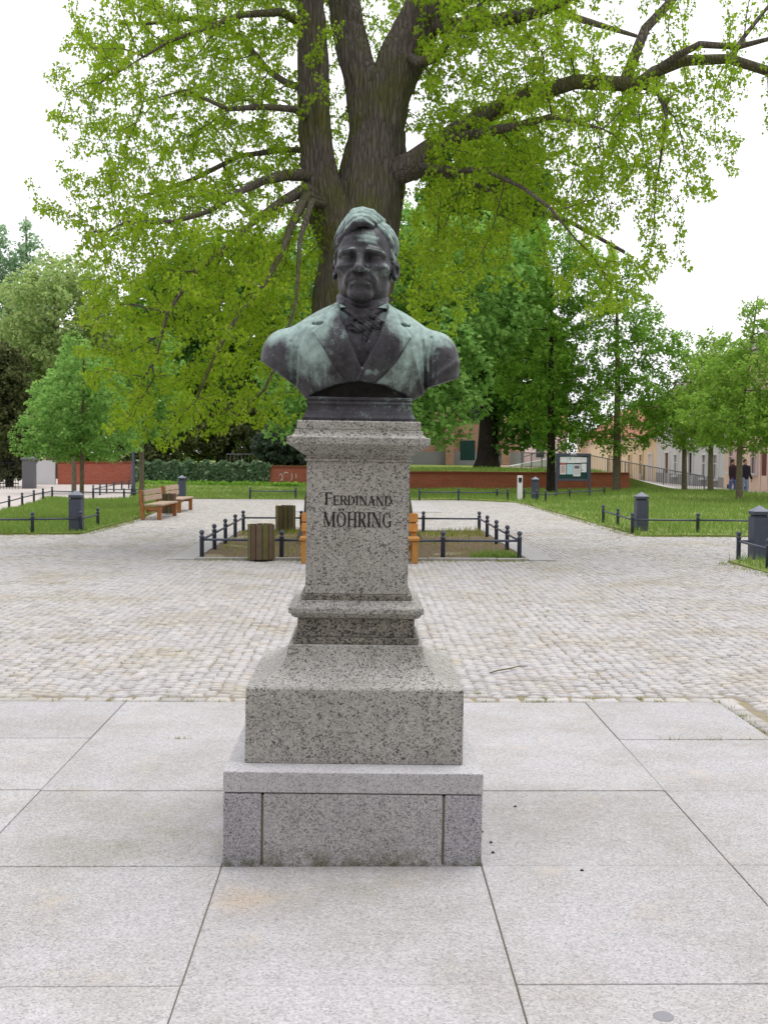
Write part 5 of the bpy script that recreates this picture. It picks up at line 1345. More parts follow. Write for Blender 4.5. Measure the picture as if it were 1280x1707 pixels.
for k, (bx, by, h, wd, lab) in enumerate([(-11.5, 63, 3.6, 2.6, 'dark evergreen shrub behind the left end of the ivy wall'), (-7.8, 66, 4.2, 2.8, 'dark evergreen shrub in the middle behind the ivy wall'), (-1.2, 66, 4.0, 2.8, 'dark evergreen shrub behind the bust pedestal'), (-5.0, 70, 5.5, 2.8, 'tall dark evergreen shrub in the shade behind the weeping evergreen')]):
    tree('evergreen_shrub', lab, (bx, by, .85), [(bx, by, .75, .1), (bx, by, .85 + h * .6, .05)], [((bx, by, .9 + h * .48), (wd, 1.5, h * .52))], 1.2, 'leaf_conifer', .20, 'bark_dark', 60 + k, .4, .5, 24, 'kite', 12, .3, group='dark shrubs in the churchyard shade', rmax=.05, cat='shrub')
for k, (bx, by, h, wd, lab) in enumerate([(-34, 100, 13, 6, 'distant round green tree at the far left behind the gate'), (-25, 104, 11, 6, 'distant green tree between poplars and church'), (-14, 106, 10, 7, 'distant green tree low behind the church lawn'), (14, 125, 8, 5, 'distant green tree at the end of the street'), (-46, 96, 13, 7, 'distant tree just beyond the left edge of the photo'), (-60, 100, 14, 8, 'distant tree farthest beyond the left edge')]):
    tree('distant_tree', lab, (bx, by, 0), [(bx, by, -.3, .35), (bx, by, h * .7, .1)], [((bx, by, h * .5), (wd, 3, h * .5))], .22, 'leaf_lime' if k < 2 else 'leaf_mid', .42, 'bark_dark', 70 + k, 1.0, 1.2, 24, 'kite', 10, .7, group='distant background trees', rmax=.08, tip=.02)
print('trees', round(time.time() - T1, 1))
#@@OBJECTS
# ------------------------------------------------------------------ low fences
POST = mesh_from('post', *(lambda b: (b.v, b.f))(MB().lathe([(.034, -.05), (.034, .325), (.040, .328), (.040, .345), (.024, .352), (.020, .362), (.030, .372), (.038, .388), (.040, .402), (.036, .418), (.024, .432), (.006, .438)], 12)), M['iron'], True)
RAIL_Z = .285
def fence(label, runs, group='low iron fences round the lawns and the tree bed', zb=0.0):
    t = thing('low_fence', label, 'fence', (runs[0][0][0], runs[0][0][1], zb), 0, group)
    ox, oy = runs[0][0][:2]; seen = set()
    for run in runs:
        for i, p in enumerate(run):
            k = (round(p[0], 2), round(p[1], 2))
            if k not in seen:
                seen.add(k); o = bpy.data.objects.new('post', POST); COL.objects.link(o); o.parent = t; o.location = (p[0] - ox, p[1] - oy, 0)
                o.rotation_euler = (rs.uniform(-.015, .015), rs.uniform(-.015, .015), rs.uniform(0, 1))
            if i:
                q = run[i - 1]
                MB().tube([(q[0] - ox, q[1] - oy, RAIL_Z + rs.uniform(-.004, .004)), (p[0] - ox, p[1] - oy, RAIL_Z + rs.uniform(-.004, .004))], .0185, 8).build('rail', M['iron'], t, True)
    return t
a, b_, y0, y1 = -2.44, 2.40, 17.36, 23.40
fence('low iron fence with ball-topped posts round the old tree bed', [[(a, y0), (-1.23, y0), (0.0, y0), (1.23, y0), (b_, y0), (b_, 18.85), (b_, 20.35), (b_, 21.9), (b_, y1), (1.25, y1), (0, y1), (-1.25, y1), (a, y1), (a, 21.9), (a, 20.35), (a, 18.85), (a, y0)]])
fence('low iron fence at the front corner of the left lawn by the bollard', [[(-9.8, 21.9), (-8.2, 22.2), (-6.49, 22.52), (-5.62, 22.85), (-5.63, 24.36)]])
fence('low iron fence along the sandy path on the far left lawn edge', [[(-8.95, 26.2), (-9.2, 28.4), (-9.52, 30.9), (-9.88, 33.3), (-10.2, 35.6), (-10.42, 37.4), (-10.58, 39.1), (-8.98, 38.2), (-7.87, 37.8), (-6.7, 37.6)]])
fence('low iron fence turning the corner in front of the far left brick wall', [[(-10.4, 51), (-10.3, 49), (-10.2, 47), (-10.05, 45), (-9.9, 43.2), (-9.75, 41.5), (-8.3, 41.2), (-6.9, 41.0)]])
fence('short low iron fence in front of the ivy wall left of the pedestal', [[(-3.95, 40.15), (-2.35, 40.1)]])
fence('short low iron fence in front of the brick wall right of the pedestal', [[(1.98, 39.7), (3.34, 39.7), (4.69, 39.7), (5.0, 39.2)]])
fence('low iron fence running past the notice board legs', [[(5.62, 39.6), (5.9, 38.5), (6.05, 37.6), (7.35, 40.4), (9.2, 43.3)]])
fence('low iron fence at the corner of the right lawn by the middle bollard', [[(5.69, 26.83), (5.64, 25.07), (5.52, 23.2), (6.85, 23.15), (8.4, 22.95), (9.9, 22.75)]])
fence('low iron fence at the right edge round the nearest bollard', [[(9.0, 17.25), (7.4, 17.35), (5.82, 17.5), (5.74, 16.0), (5.78, 14.3), (5.85, 12.6)]])

# ------------------------------------------------------------------ light bollards
def bollard(label, x, y, rz):
    t = thing('bollard', label, 'bollard', (x, y, 0), rz, 'square light bollards along the paths')
    h = .121
    MB().square([(h, -.05), (h, .655), (h - .004, .66)]).build('shaft', M['iron'], t, bevel=.005)
    MB().square([(h - .03, .655), (h - .03, .70)]).build('slot', M['dark'], t)
    MB().square([(h - .012, .664), (h - .003, .668), (h - .003, .676), (h - .02, .684)]).build('ledge', M['iron'], t)
    MB().square([(h + .001, .70), (h + .001, .742), (h - .002, .745)]).build('head', M['iron'], t, bevel=.004)
    MB().square([(h + .006, .7455), (h + .006, .756), (.004, .845)]).build('cap', M['iron_light'], t, bevel=.003)
    return t
bollard('blue-grey square bollard cut close to the right edge, nearest to the camera', 6.10, 17.42, R(3))
bollard('blue-grey square bollard in the middle of the right lawn corner fence', 5.80, 23.62, R(2))
bollard('blue-grey square bollard between ticket post and notice board', 6.05, 39.9, 0)
bollard('blue-grey square bollard in front of the young maple on the left lawn', -5.74, 22.98, R(-2))
bollard('blue-grey square bollard behind the wooden benches on the left', -6.25, 39.6, 0)

# ------------------------------------------------------------------ slatted bins
def bin_(label, x, y, mats, seed):
    t = thing('litter_bin', label, 'bin', (x, y, 0), seed * .21, 'round wooden slatted litter bins')
    q = random.Random(seed); n = 13; rad = .187; wd = 2 * rad * math.tan(math.pi / n) - .008
    MB().lathe([(rad - .028, .03), (rad - .028, .50), (rad - .035, .505)], 20).build('liner', M['dark'], t, True)
    for k in range(n):
        a = 2 * math.pi * k / n; z1 = .548 + q.uniform(-.006, .006)
        o = MB().box((0, 0, (z1 + .03) / 2), (wd, .026, z1 - .03)).build('slat', M[mats[k % len(mats)]], t, bevel=.004)
        o.location = (rad * math.sin(a), -rad * math.cos(a), 0); o.rotation_euler.z = a
    MB().lathe([(rad - .017, .10), (rad - .013, .10), (rad - .013, .13), (rad - .017, .13)], 24).build('hoop', M['iron'], t)
bin_('mossy round slatted wooden bin at the front corner of the tree bed', -1.51, 17.02, ['bin', 'bin', 'bin', 'bin_red'], 2)
bin_('round slatted wooden bin standing behind the tree bed fence', -1.56, 23.15, ['bin', 'bin_red', 'bin'], 5)
bin_('round slatted wooden bin between the two benches on the left', -5.05, 29.75, ['bin', 'bin_red'], 8)

# ------------------------------------------------------------------ benches
def bench(label, x, y, rz, L, wood_, seat_m):
    t = thing('park_bench', label, 'bench', (x, y, 0), rz, 'wooden park benches')
    for s in (-1, 1):
        xx = s * (L / 2 - .06)
        MB().box((xx, -.20, .165), (.085, .095, .33)).build('leg', M[wood_], t, bevel=.006)
        o = MB().box((0, 0, .36), (.085, .085, .72)).build('leg', M[wood_], t, bevel=.008); o.location = (xx, .19, 0); o.rotation_euler.x = R(-5)
        MB().box((xx, .0, .275), (.07, .34, .075)).build('side_rail', M[wood_], t, bevel=.005)
    for k in range(3):
        MB().box((0, -.21 + k * .15, .355), (L + .02, .135, .042)).build('seat_plank', M[seat_m], t, bevel=.007)
    for k in range(2):
        o = MB().box((0, 0, 0), (L, .04, .125)).build('back_plank', M[seat_m], t, bevel=.008)
        o.location = (0, .155 + .012 * k, .505 + k * .145); o.rotation_euler.x = R(-5)
    MB().box((0, .10, .20), (L - .2, .05, .07)).build('stretcher', M[wood_], t, bevel=.005)
bench('honey coloured wooden bench at the tree bed, mostly hidden by the pedestal', -0.04, 16.86, 0, 1.74, 'wood', 'wood')
bench('weathered wooden bench nearest on the left path edge', -5.03, 28.3, R(88), 1.95, 'wood_red', 'wood_grey')
bench('weathered wooden bench behind the bin on the left path edge', -5.10, 31.6, R(88), 1.75, 'wood_red', 'wood_grey')

# ------------------------------------------------------------------ notice board, ticket post, lamp
nb = thing('notice_board', 'dark framed notice board with pinned papers on two legs', 'notice board', (7.82, 42.3, 0.02), R(3))
for s in (-1, 1): MB().box((s * .625, 0, .82), (.07, .07, 1.66)).build('leg', M['iron'], nb, bevel=.006)
MB().box((0, .0, 1.60), (1.17, .10, .10)).build('header', M['iron'], nb, bevel=.004)
MB().box((0, .0, .665), (1.17, .09, .08)).build('lower_frame', M['iron'], nb, bevel=.004)
for s in (-1, 1): MB().box((s * .56, 0, 1.125), (.055, .085, .85)).build('side_frame', M['iron'], nb)
MB().box((0, .02, 1.12), (1.10, .03, .86)).build('back_panel', M['door_green'], nb)
def sheet_(x0, x1, z0, z1, m, k, name='notice'):
    return MB().box(((x0 + x1) / 2, -.0 - .003 * k, (z0 + z1) / 2), (x1 - x0, .002, z1 - z0)).build(name, M[m], nb)
sheet_(-.50, -.24, 1.30, 1.52, 'paper', 1); sheet_(-.235, .05, 1.29, 1.525, 'paper', 1); sheet_(.055, .30, 1.295, 1.52, 'paper', 1); sheet_(.305, .51, 1.31, 1.51, 'paper', 1)
sheet_(-.17, -.09, 1.40, 1.53, 'paper_blue', 2)
sheet_(-.50, -.27, .87, 1.22, 'paper', 1); sheet_(-.475, -.295, .91, 1.20, 'paper_pink', 2); sheet_(-.50, -.27, 1.225, 1.285, 'paper_red', 2)
sheet_(-.24, -.01, .87, 1.25, 'paper_blue', 1); p3 = sheet_(.0, .275, .80, 1.24, 'paper', 2); sheet_(.04, .235, 1.08, 1.20, 'grey_print', 3, 'picture')
sheet_(.30, .50, .95, 1.27, 'paper', 1); sheet_(.30, .40, .95, 1.05, 'paper', 2); sheet_(.33, .36, 1.0, 1.06, 'grey_print', 3, 'picture')
for k in range(9): sheet_(-.46, -.31, 1.17 - k * .028, 1.176 - k * .028, 'grey_print', 3, 'print_line')
for k in range(8): sheet_(.03, .24, 1.04 - k * .026, 1.045 - k * .026, 'grey_print', 3, 'print_line')
letters('AKTUELL', -.13, .26, 1.575, [.05] * 7, .010, nb, M['paper'], -.050, .004)
tp_ = thing('ticket_post', 'slim pale grey post with dark display left of the far bollard', 'post', (5.42, 39.25, 0), 0)
MB().box((0, 0, .44), (.17, .12, .90)).build('body', M['white'], tp_, bevel=.01)
MB().box((0, -.062, .74), (.11, .006, .16)).build('display', M['dark'], tp_)
MB().box((0, -.064, .66), (.07, .006, .05)).build('label_plate', M['grey_print'], tp_)
lp = thing('street_lamp', 'dark slender lamp post beside the ivy wall on the left', 'lamp', (-8.28, 41.4, 0), 0)
MB().lathe([(.10, -.05), (.10, .25), (.075, .35), (.07, 1.2), (.05, 1.3), (.045, 3.2), (.06, 3.22), (.03, 3.3)], 12).build('pole', M['iron'], lp, True)
MB().lathe([(.10, 3.3), (.17, 3.7), (.20, 3.72), (.05, 3.9), (.01, 3.98)], 8).build('lantern', M['iron'], lp)
MB().lathe([(.09, 3.32), (.155, 3.68), (.12, 3.69)], 8).build('pane', M['paper'], lp)

# ------------------------------------------------------------------ walls
def wall(name, label, a, b, h, thick, mat, coping=None, z=0.0, cat='wall'):
    L = math.hypot(b[0] - a[0], b[1] - a[1]); rz = math.atan2(b[1] - a[1], b[0] - a[0])
    t = thing(name, label, cat, ((a[0] + b[0]) / 2, (a[1] + b[1]) / 2, z), rz)
    MB().box((0, 0, h / 2 - .2), (L, thick, h + .4)).build('wall_face', M[mat], t)
    if coping:
        n = int(L / .0805)
        if n <= 300:
            me = mesh_from('coping_brick', *(lambda q: (q.v, q.f))(MB().box((0, 0, 0), (.070, thick + .05, .11))), M[coping])
            for k in range(n):
                o = bpy.data.objects.new('coping_brick', me); COL.objects.link(o); o.parent = t
                o.location = (-L / 2 + (k + .5) * L / n, 0, h + .055 + rs.uniform(-.003, .003))
    return t
M['coping'] = plain('dark_coping_brick', (0.26, 0.075, 0.045), 0.9, 0.2, 0, 0.4, 3)
wall('brick_wall', 'low red brick wall right of the pedestal below the churchyard', (1.4, 51.35), (12.1, 51.75), .72, .3, 'brick', 'coping')
wall('brick_wall', 'low red brick wall with white graffiti just left of the pedestal', (-4.4, 51.8), (-2.35, 51.4), .95, .3, 'brick', 'coping')
gr = bpy.data.objects['brick_wall.001']
for pts in ([(-.35, .62), (-.28, .70), (-.2, .60), (-.22, .45)], [(-.15, .70), (-.05, .78), (.05, .72)], [(.22, .72), (.24, .55), (.20, .40)], [(.42, .70), (.43, .5)], [(-.3, .38), (-.25, .45), (-.18, .4)]):
    MB().tube([(p[0], -.156, p[1]) for p in pts], .018, 5).build('graffiti_stroke', M['white'], gr)
wall('brick_wall', 'red brick wall at the back of the sandy path on the far left', (-15.3, 57.6), (-11.6, 58.4), 1.05, .3, 'brick', 'coping')
wall('brick_wall', 'brick wall under the ivy on the left', (-10.4, 54.0), (-4.45, 52.0), .95, .3, 'brick', 'coping')
wall('plaster_wall', 'short whitish plaster wall beside the gate pillar on the far left', (-16.6, 57.4), (-15.4, 57.5), 1.2, .25, 'grey_plaster')
gp = thing('gate_pillar', 'dark grey stone gate pillar on the far left', 'pillar', (-14.75, 50.8, 0), R(4))
MB().square([(.26, -.1), (.26, 1.25), (.25, 1.26)]).build('shaft', M['pillar'], gp, bevel=.01)
MB().square([(.30, 1.262), (.30, 1.34), (.05, 1.48)]).build('cap', M['pillar'], gp)
gf = thing('iron_fence', 'dark upright iron fence at the far left edge', 'fence', (-16.4, 49.6, 0), R(8))
for z in (.25, 1.15): MB().box((0, 0, z), (3.0, .04, .04)).build('rail', M['dark'], gf)
me = mesh_from('bar', *(lambda q: (q.v, q.f))(MB().lathe([(.011, 0), (.011, 1.3), (.002, 1.38)], 6)), M['dark'])
for k in range(25):
    o = bpy.data.objects.new('bar', me); COL.objects.link(o); o.parent = gf; o.location = (-1.48 + k * .123, 0, 0)
# ivy draped over the wall
g = np.random.default_rng(77); n = 5200
u = g.uniform(0, 1, n); hz = g.uniform(0, 1, n) ** .75 * 1.3; A0, B0 = np.array((-10.5, 53.85)), np.array((-4.2, 51.75))
lump = .12 + .10 * np.sin(u * 37) + .06 * np.sin(u * 91 + hz * 5)
pts = np.stack([A0[0] + (B0[0] - A0[0]) * u, A0[1] + (B0[1] - A0[1]) * u - .12 - np.abs(lump) * g.uniform(0, 1, n) - (hz < .25) * g.uniform(0, .35, n), hz * (0.93 + .06 * np.sin(u * 50))], 1)
iv = thing('ivy', 'thick dark green ivy hanging over the wall behind the benches', 'ivy', (-7.4, 52.8, 0)); pts = pts - np.array((-7.4, 52.8, 0))
lv, lf = leaf_mesh(pts, .105, 'palm', 8, 1.0, .08, 3, .1, (0, 6, .5)); obj('foliage', lv, lf, M['leaf_ivy'], iv)
n = 1500; u = g.uniform(0, 1, n); pts = np.stack([-10.2 + 7.6 * u, 53.3 - 1.9 * u - g.uniform(0, 1.2, n), g.uniform(.05, .28, n)], 1) - np.array((-7, 52, 0))
uw = thing('undergrowth', 'leafy weeds growing along the foot of the ivy wall', 'weeds', (-7, 52, 0)); lv, lf = leaf_mesh(pts, .12, 'palm', 9, .1, .1, 3, .4); obj('foliage', lv, lf, M['leaf_mid'], uw)
# iron handrail in the churchyard
hr_ = thing('handrail', 'small dark railing on the churchyard lawn above the ivy', 'railing', (-6.4, 60.5, .85), R(2))
MB().box((0, 0, .72), (1.6, .04, .05)).build('rail', M['mesh_rail'], hr_)
for k in range(9): MB().box((-.78 + k * .195, 0, .35), (.02, .02, .74)).build('bar', M['mesh_rail'], hr_)

# ------------------------------------------------------------------ church
ch = thing('church', 'old orange brick church seen between the trees behind the wall', 'church', (4.4, 78, 0.9), 0)
W, D, Hh = 13.0, 20.0, 11.0
b = MB(); b.box((0, D / 2, Hh / 2), (W, D, Hh)); b.build('wall', M['brick_old'], ch)
b = MB(); b.box((0, D / 2, .45), (W + .24, D + .24, .9)); b.build('stone_plinth', M['stone_grey'], ch)
b = MB(); b.add([(-W / 2 - .3, -.3, Hh - .05), (W / 2 + .3, -.3, Hh - .05), (0, -.3, Hh + 6.5), (-W / 2 - .3, D + .3, Hh - .05), (W / 2 + .3, D + .3, Hh - .05), (0, D + .3, Hh + 6.5)], [(0, 1, 2), (5, 4, 3), (0, 2, 5, 3), (2, 1, 4, 5), (1, 0, 3, 4)]); b.build('roof', M['roof'], ch)
for x in (-6.1, -2.4, 1.5, 5.3):
    MB().box((x, -.35, 3.6), (.55, .7, 7.2)).build('buttress', M['brick_old'], ch)
    MB().box((x, -.36, 7.26), (.62, .8, .12)).build('buttress_cap', M['stone_grey'], ch)
for x in (-4.2, -.45, 3.4):
    o = MB().box((x, -.03, 5.0), (1.2, .10, 4.2)).build('window', M['stone_grey'], ch); MB().box((x, -.09, 5.0), (.95, .03, 3.9)).build('pane', M['glass'], o)
dr = MB().box((1.85 + .9, -.06, 1.0), (1.0, .14, 1.35)).build('door', M['door_green'], ch)
ra = thing('entrance_ramp', 'pale concrete ramp wall beside the church', 'ramp', (10.9, 72, .85), R(6))
MB().add([(-1.6, -.2, 0), (1.3, -.2, 0), (1.3, .2, 0), (-1.6, .2, 0), (-1.6, -.2, .08), (1.3, -.2, .62), (1.3, .2, .62), (-1.6, .2, .08)], [(3, 2, 1, 0), (4, 5, 6, 7), (0, 1, 5, 4), (1, 2, 6, 5), (2, 3, 7, 6), (3, 0, 4, 7)]).build('ramp_wall', M['white'], ra, bevel=.02)
MB().tube([(-1.2, -.25, .5), (.9, -.25, 1.2)], .03, 6).build('handrail', M['mesh_rail'], ra)

# ------------------------------------------------------------------ houses along the street
def hline(px): return 16.2 / ((px - 604.6) / 1900 - .061)        # distance at which a sight line meets the house row
RZ = R(-90) + math.atan(.061)
def house(name, label, y_far, y_near, h, mat, roof, z0=-.7, base=None):
    ym = (y_far + y_near) / 2; L = math.hypot(y_near - y_far, .061 * (y_near - y_far))
    t = thing(name, label, 'house', (19.6 + .061 * (ym - 56), ym, z0), -R(90) - math.atan(.061) + 2 * math.atan(.061) * 0)
    t.rotation_euler.z = math.atan2(-(y_far - y_near) * -1, .061 * (y_near - y_far) * 1) if False else -R(90) - math.atan(.061)
    b = MB(); b.box((0, 5, h / 2), (L - .02, 10, h)); b.build('wall', M[mat], t)
    ov = .35
    b = MB(); b.add([(-L / 2, -ov, h - .06), (L / 2, -ov, h - .06), (L / 2, 5, h + 3.6), (-L / 2, 5, h + 3.6), (-L / 2, 10 + ov, h - .06), (L / 2, 10 + ov, h - .06)], [(0, 1, 2, 3), (3, 2, 5, 4), (0, 3, 4), (1, 5, 2), (1, 0, 4, 5)]); b.build('roof', M[roof], t)
    MB().box((0, -.06, h - .14), (L, .16, .14)).build('cornice', M['white'], t)
    if base: MB().box((0, -.03, .55), (L - .05, .07, 1.1)).build('base_course', M[base], t)
    t['_L'] = L; t['_ym'] = ym
    return t
def lx(t, px):           # local position along the facade for a sight line
    return (t['_ym'] - hline(px)) * math.sqrt(1 + .061 ** 2)
def opening(t, px, w_, z0, z1, kind='window', mat='glass', frame='white', y=0.0, fw=.12):
    x = lx(t, px)
    f_ = MB()
    for s in (-1, 1): f_.box((x + s * (w_ / 2 + fw / 2), -.05 + y, (z0 + z1) / 2), (fw, .14, z1 - z0))
    f_.box((x, -.05 + y, z1 + fw / 2), (w_ + 2 * fw, .15, fw))
    fr_ = f_.build(kind, M[frame], t)
    MB().box((x, .0 + y, (z0 + z1) / 2), (w_, .06, z1 - z0)).build('pane' if kind == 'window' else 'leaf', M[mat], fr_)
    if kind == 'window':
        MB().box((x, -.04 + y, (z0 + z1) / 2), (.06, .05, z1 - z0)).build('glazing_bar', M[frame], fr_)
        MB().box((x, -.04 + y, z0 + (z1 - z0) * .64), (w_, .052, .06)).build('glazing_bar', M[frame], fr_)
        MB().box((x, -.12 + y, z0 - .06), (w_ + .4, .26, .1)).build('sill', M['grey_plaster'], fr_)
Yy = [hline(q) for q in (962, 1096, 1211, 1300)]
hy = house('terraced_house', 'single storey cream house at the far end of the street', Yy[0], Yy[1], 3.75, 'yellow_plaster', 'roof')
for px in (1018, 1035, 1052, 1071): opening(hy, px, 1.1, .85, 2.35, frame='yellow_plaster')
opening(hy, 1087, 1.2, 0.1, 2.4, 'door', 'pink_plaster', 'white')
hg = house('terraced_house', 'pale grey two storey house in the middle of the street row', Yy[1], Yy[2], 6.3, 'grey_plaster', 'roof_dark', base='stone_grey')
opening(hg, 1115, 1.2, .1, 2.5, 'door', 'door_brown', 'white')
for px in (1130, 1178, 1197): opening(hg, px, .9, 1.0, 2.35); opening(hg, px, .9, 3.7, 5.0)
opening(hg, 1155, .95, .1, 2.5, 'door', 'dark', 'white')
hp = house('terraced_house', 'peach coloured house behind the walking couple at the right edge', Yy[2], 47, 7.4, 'peach_plaster', 'roof_dark', base='peach_plaster', z0=-.45)
for px in (1224, 1262): opening(hp, px, .9, 1.2, 2.5, frame='pink_plaster'); opening(hp, px, .9, 4.2, 5.6, frame='pink_plaster')
opening(hp, 1280, 1.1, .1, 2.3, 'door', 'door_brown', 'pink_plaster')
for px in (1220, 1249): MB().box((lx(hp, px), -.075, .32), (.5, .04, .36)).build('cellar_vent', M['dark'], hp)
sheet('pavement', [(15.4, 40), (19.4, 40), (20.4, 75), (21, 118), (17, 118), (15.9, 60)], -.24, M['path'])
MB_ = MB(); MB_.box((15.3, 60, -.25), (.14, 42, .12)); o = MB_.build('street_kerb', M['kerb']); o['kind'] = 'structure'

fh = thing('distant_house', 'pale distant house with red roof glimpsed behind the notice board', 'house', (14.5, 118, -.3), R(10))
MB().box((0, 4, 2.2), (14, 8, 4.4)).build('wall', M['pink_plaster'], fh)
MB().add([(-7.4, -.4, 4.35), (7.4, -.4, 4.35), (7.4, 4, 8), (-7.4, 4, 8), (-7.4, 8.4, 4.35), (7.4, 8.4, 4.35)], [(0, 1, 2, 3), (3, 2, 5, 4), (0, 3, 4), (1, 5, 2), (1, 0, 4, 5)]).build('roof', M['roof'], fh)
for x in (-5, -2, 1, 4):
    o = MB().box((x, -.02, 2.3), (1.1, .08, 1.5)).build('window', M['white'], fh); MB().box((x, -.07, 2.3), (.9, .04, 1.3)).build('pane', M['glass'], o)
# railing up the ramp
def rail_run(label, a, b, n, h=.88):
    t = thing('ramp_railing', label, 'railing', a); v_ = Vector(b) - Vector(a); L = math.hypot(v_.x, v_.y)
    P_ = lambda u, z: tuple(v_ * u + Vector((0, 0, z)))
    MB().tube([P_(0, h), P_(1, h)], .028, 8).build('handrail', M['mesh_rail'], t, True)
    MB().tube([P_(0, .10), P_(1, .10)], .018, 6).build('lower_rail', M['mesh_rail'], t, True)
    k = max(2, int(L / 1.1))
    for i in range(k + 1): MB().box(P_(i / k, h / 2 - .1), (.045, .045, h + .2)).build('post', M['mesh_rail'], t)
    me = mesh_from('bar', *(lambda q: (q.v, q.f))(MB().box((0, 0, h / 2 + .05), (.016, .016, h - .10))), M['mesh_rail'])
    for i in range(n):
        o = bpy.data.objects.new('bar', me); COL.objects.link(o); o.parent = t; o.location = P_((i + .5) / n, 0)
rail_run('grey barred railing along the sloping path in front of the houses', (15.75, 52.3, -.22), (11.7, 58.6, .72), 64)
rail_run('grey barred railing on the churchyard edge behind the notice board', (11.6, 58.9, .74), (9.2, 66, .86), 60)
rp = MB(); rp.add([(15.2, 50.6, -.12), (15.7, 51.2, -.12), (12.9, 55.2, .52), (12.4, 54.6, .52), (15.2, 50.6, -.4), (15.7, 51.2, -.4), (12.9, 55.2, -.1), (12.4, 54.6, -.1)], [(0, 1, 2, 3), (4, 7, 6, 5), (0, 4, 5, 1), (1, 5, 6, 2), (2, 6, 7, 3), (3, 7, 4, 0)]); o = rp.build('ramp_kerb', M['kerb']); o['kind'] = 'structure'

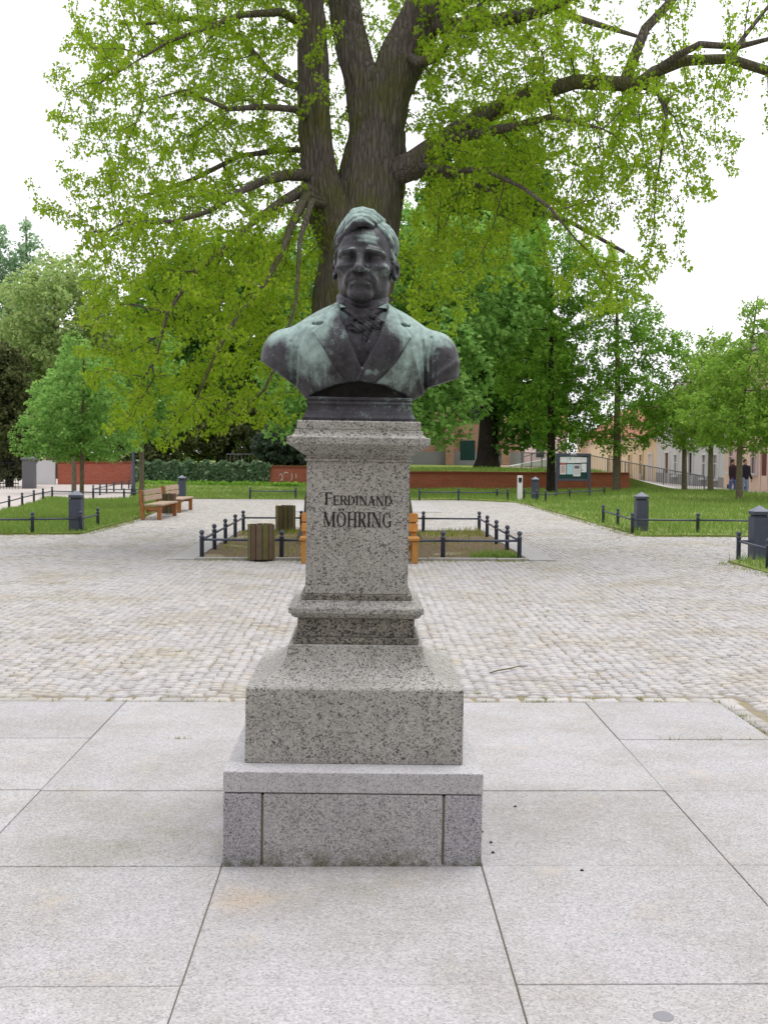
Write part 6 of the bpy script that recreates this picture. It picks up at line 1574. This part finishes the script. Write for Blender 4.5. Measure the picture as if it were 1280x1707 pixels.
# ------------------------------------------------------------------ the walking couple
def person(label, loc, rz, top, leg, bag=None, stride=.16, seed=0):
    t = thing('person', label, 'person', loc, rz, 'couple walking along the street')
    s = stride
    def body(x, y, z):
        p = (x, y, z); a = (np.abs(x), y, z)
        d = ell(p, (0, 0, 1.60), (.075, .095, .115)); d = smin(d, ell(p, (0, -.03, 1.53), (.052, .06, .06)), .03)
        d = smin(d, ell(p, (0, -.10, 1.585), (.012, .018, .02)), .012); d = smin(d, ell(a, (.078, .01, 1.59), (.012, .022, .032)), .01)
        d = smin(d, cap(p, (0, .02, 1.42), (0, .01, 1.52), .055), .03)
        d = smin(d, ell(p, (0, 0, 1.15), (.15, .09, .28)), .04)
        for sx in (-1, 1):
            d = smin(d, chain(p, [(sx * .19, .0, 1.36), (sx * .24, .02 * sx, 1.08), (sx * .23, -.10 - .05 * sx, .86)], [.045, .036, .026]), .02)
            hx, hy_ = sx * .228, -.115 - .05 * sx
            d = smin(d, ell(p, (hx, hy_, .80), (.022, .036, .045)), .01)
            for k in range(4): d = smin(d, cap(p, (hx, hy_ - .026 + k * .018, .77), (hx - sx * .012, hy_ - .03 + k * .019, .70 + .008 * abs(k - 1.4)), .009), .004)
            d = smin(d, cap(p, (hx, hy_ - .035, .81), (hx - sx * .01, hy_ - .06, .755), .010), .006)
            d = smin(d, chain(p, [(sx * .09, 0, .92), (sx * .095, -.06 * sx * s / .16, .48), (sx * .09, .10 * sx * s / .16 + .03, .08)], [.08, .055, .04]), .03)
        return d
    V, F = surface_nets(body, (-.34, -.30, .02), (.34, .26, 1.76), .018); obj('body', V, F, M['skin'], t, True)
    def jacket(x, y, z):
        p = (x, y, z); d = ell(p, (0, .0, 1.16), (.20, .135, .32)); d = smin(d, ell(p, (0, .0, 1.36), (.20, .10, .10)), .06); d = smin(d, ell(p, (0, 0, .92), (.175, .135, .14)), .06)
        d = smin(d, ell(p, (0, .03, 1.46), (.085, .08, .05)), .03)
        for sx in (-1, 1): d = smin(d, chain(p, [(sx * .19, .0, 1.37), (sx * .25, .02 * sx, 1.08), (sx * .235, -.10 - .05 * sx, .87)], [.075, .06, .05]), .03)
        return smax(d, .80 - z, .01) + .004 * np.sin(z * 60 + x * 30) * .6
    V, F = surface_nets(jacket, (-.36, -.30, .76), (.36, .26, 1.56), .02); obj('jacket', V, F, M[top], t, True)
    def jeans(x, y, z):
        p = (x, y, z); d = ell(p, (0, 0, .90), (.165, .12, .14))
        for sx in (-1, 1): d = smin(d, chain(p, [(sx * .09, 0, .90), (sx * .095, -.06 * sx * s / .16, .48), (sx * .09, .10 * sx * s / .16 + .03, .06)], [.095, .075, .065]), .03)
        return d + .003 * np.sin(z * 45 + y * 40)
    V, F = surface_nets(jeans, (-.24, -.3, -.02), (.24, .3, 1.06), .02); obj('trousers', V, F, M[leg], t, True)
    def shoes(x, y, z):
        p = (x, y, z); d = None
        for sx in (-1, 1):
            q = ell(p, (sx * .09, .10 * sx * s / .16 - .03, .045), (.05, .135, .05)); d = q if d is None else np.minimum(d, q)
        return d
    V, F = surface_nets(shoes, (-.2, -.34, -.02), (.2, .3, .12), .012); obj('shoes', V, F, M['jacket'], t, True)
    V, F = surface_nets(lambda x, y, z: smax(ell((x, y, z), (0, .02, 1.625), (.088, .108, .115)), -ell((x, y, z), (0, -.12, 1.55), (.09, .11, .12)), .01), (-.11, -.12, 1.46), (.11, .15, 1.76), .01); obj('hair', V, F, M['hair'], t, True)
    if bag:
        V, F = surface_nets(lambda x, y, z: ell((x, y, z), (-.26, .02, 1.06), (.09, .15, .20)) , (-.38, -.18, .82), (-.14, .2, 1.3), .012); obj('bag', V, F, M[bag], t, True)
    return t
person('person in dark jacket and blue jeans half hidden by the lime trunk', (16.38, 50.2, -.26), R(35), 'jacket_maroon', 'jeans', None, .2)
person('person in black jacket and pale jeans with a blue bag right of the lime trunk', (17.05, 50.6, -.26), R(20), 'jacket', 'jeans_light', 'blue_cloth', .1)

# ------------------------------------------------------------------ unseen houses behind the viewer, added to block low sky from the pedestal front
for k, (x, wd, h, m) in enumerate([(-23, 15, 8.6, 'grey_plaster'), (-8, 14, 9.4, 'peach_plaster'), (7, 15, 8.8, 'stone_grey'), (23, 16, 9.2, 'yellow_plaster')]):
    t = thing('square_house', ['grey house farthest left on the near side of the square', 'peach house left of centre on the near side of the square', 'dark stone house right of centre on the near side of the square', 'cream house farthest right on the near side of the square'][k], 'house', (x, -11, 0), R(180), 'houses on the near side of the square')
    MB().box((0, 5, h / 2 - .2), (wd, 10, h + .4)).build('wall', M[m], t)
    MB().add([(-wd / 2, -.4, h - .05), (wd / 2, -.4, h - .05), (wd / 2, 5, h + 4.2), (-wd / 2, 5, h + 4.2), (-wd / 2, 10.4, h - .05), (wd / 2, 10.4, h - .05)], [(0, 1, 2, 3), (3, 2, 5, 4), (0, 3, 4), (1, 5, 2), (1, 0, 4, 5)]).build('roof', M['roof'], t)
    for zz in (1.0, 3.9, 6.6):
        for q in range(5):
            xx = -wd / 2 + (q + .5) * wd / 5
            o = MB().box((xx, -.03, zz + .8), (1.25, .1, 1.75)).build('window', M['white'], t); MB().box((xx, -.09, zz + .8), (1.0, .04, 1.5)).build('pane', M['glass'], o)
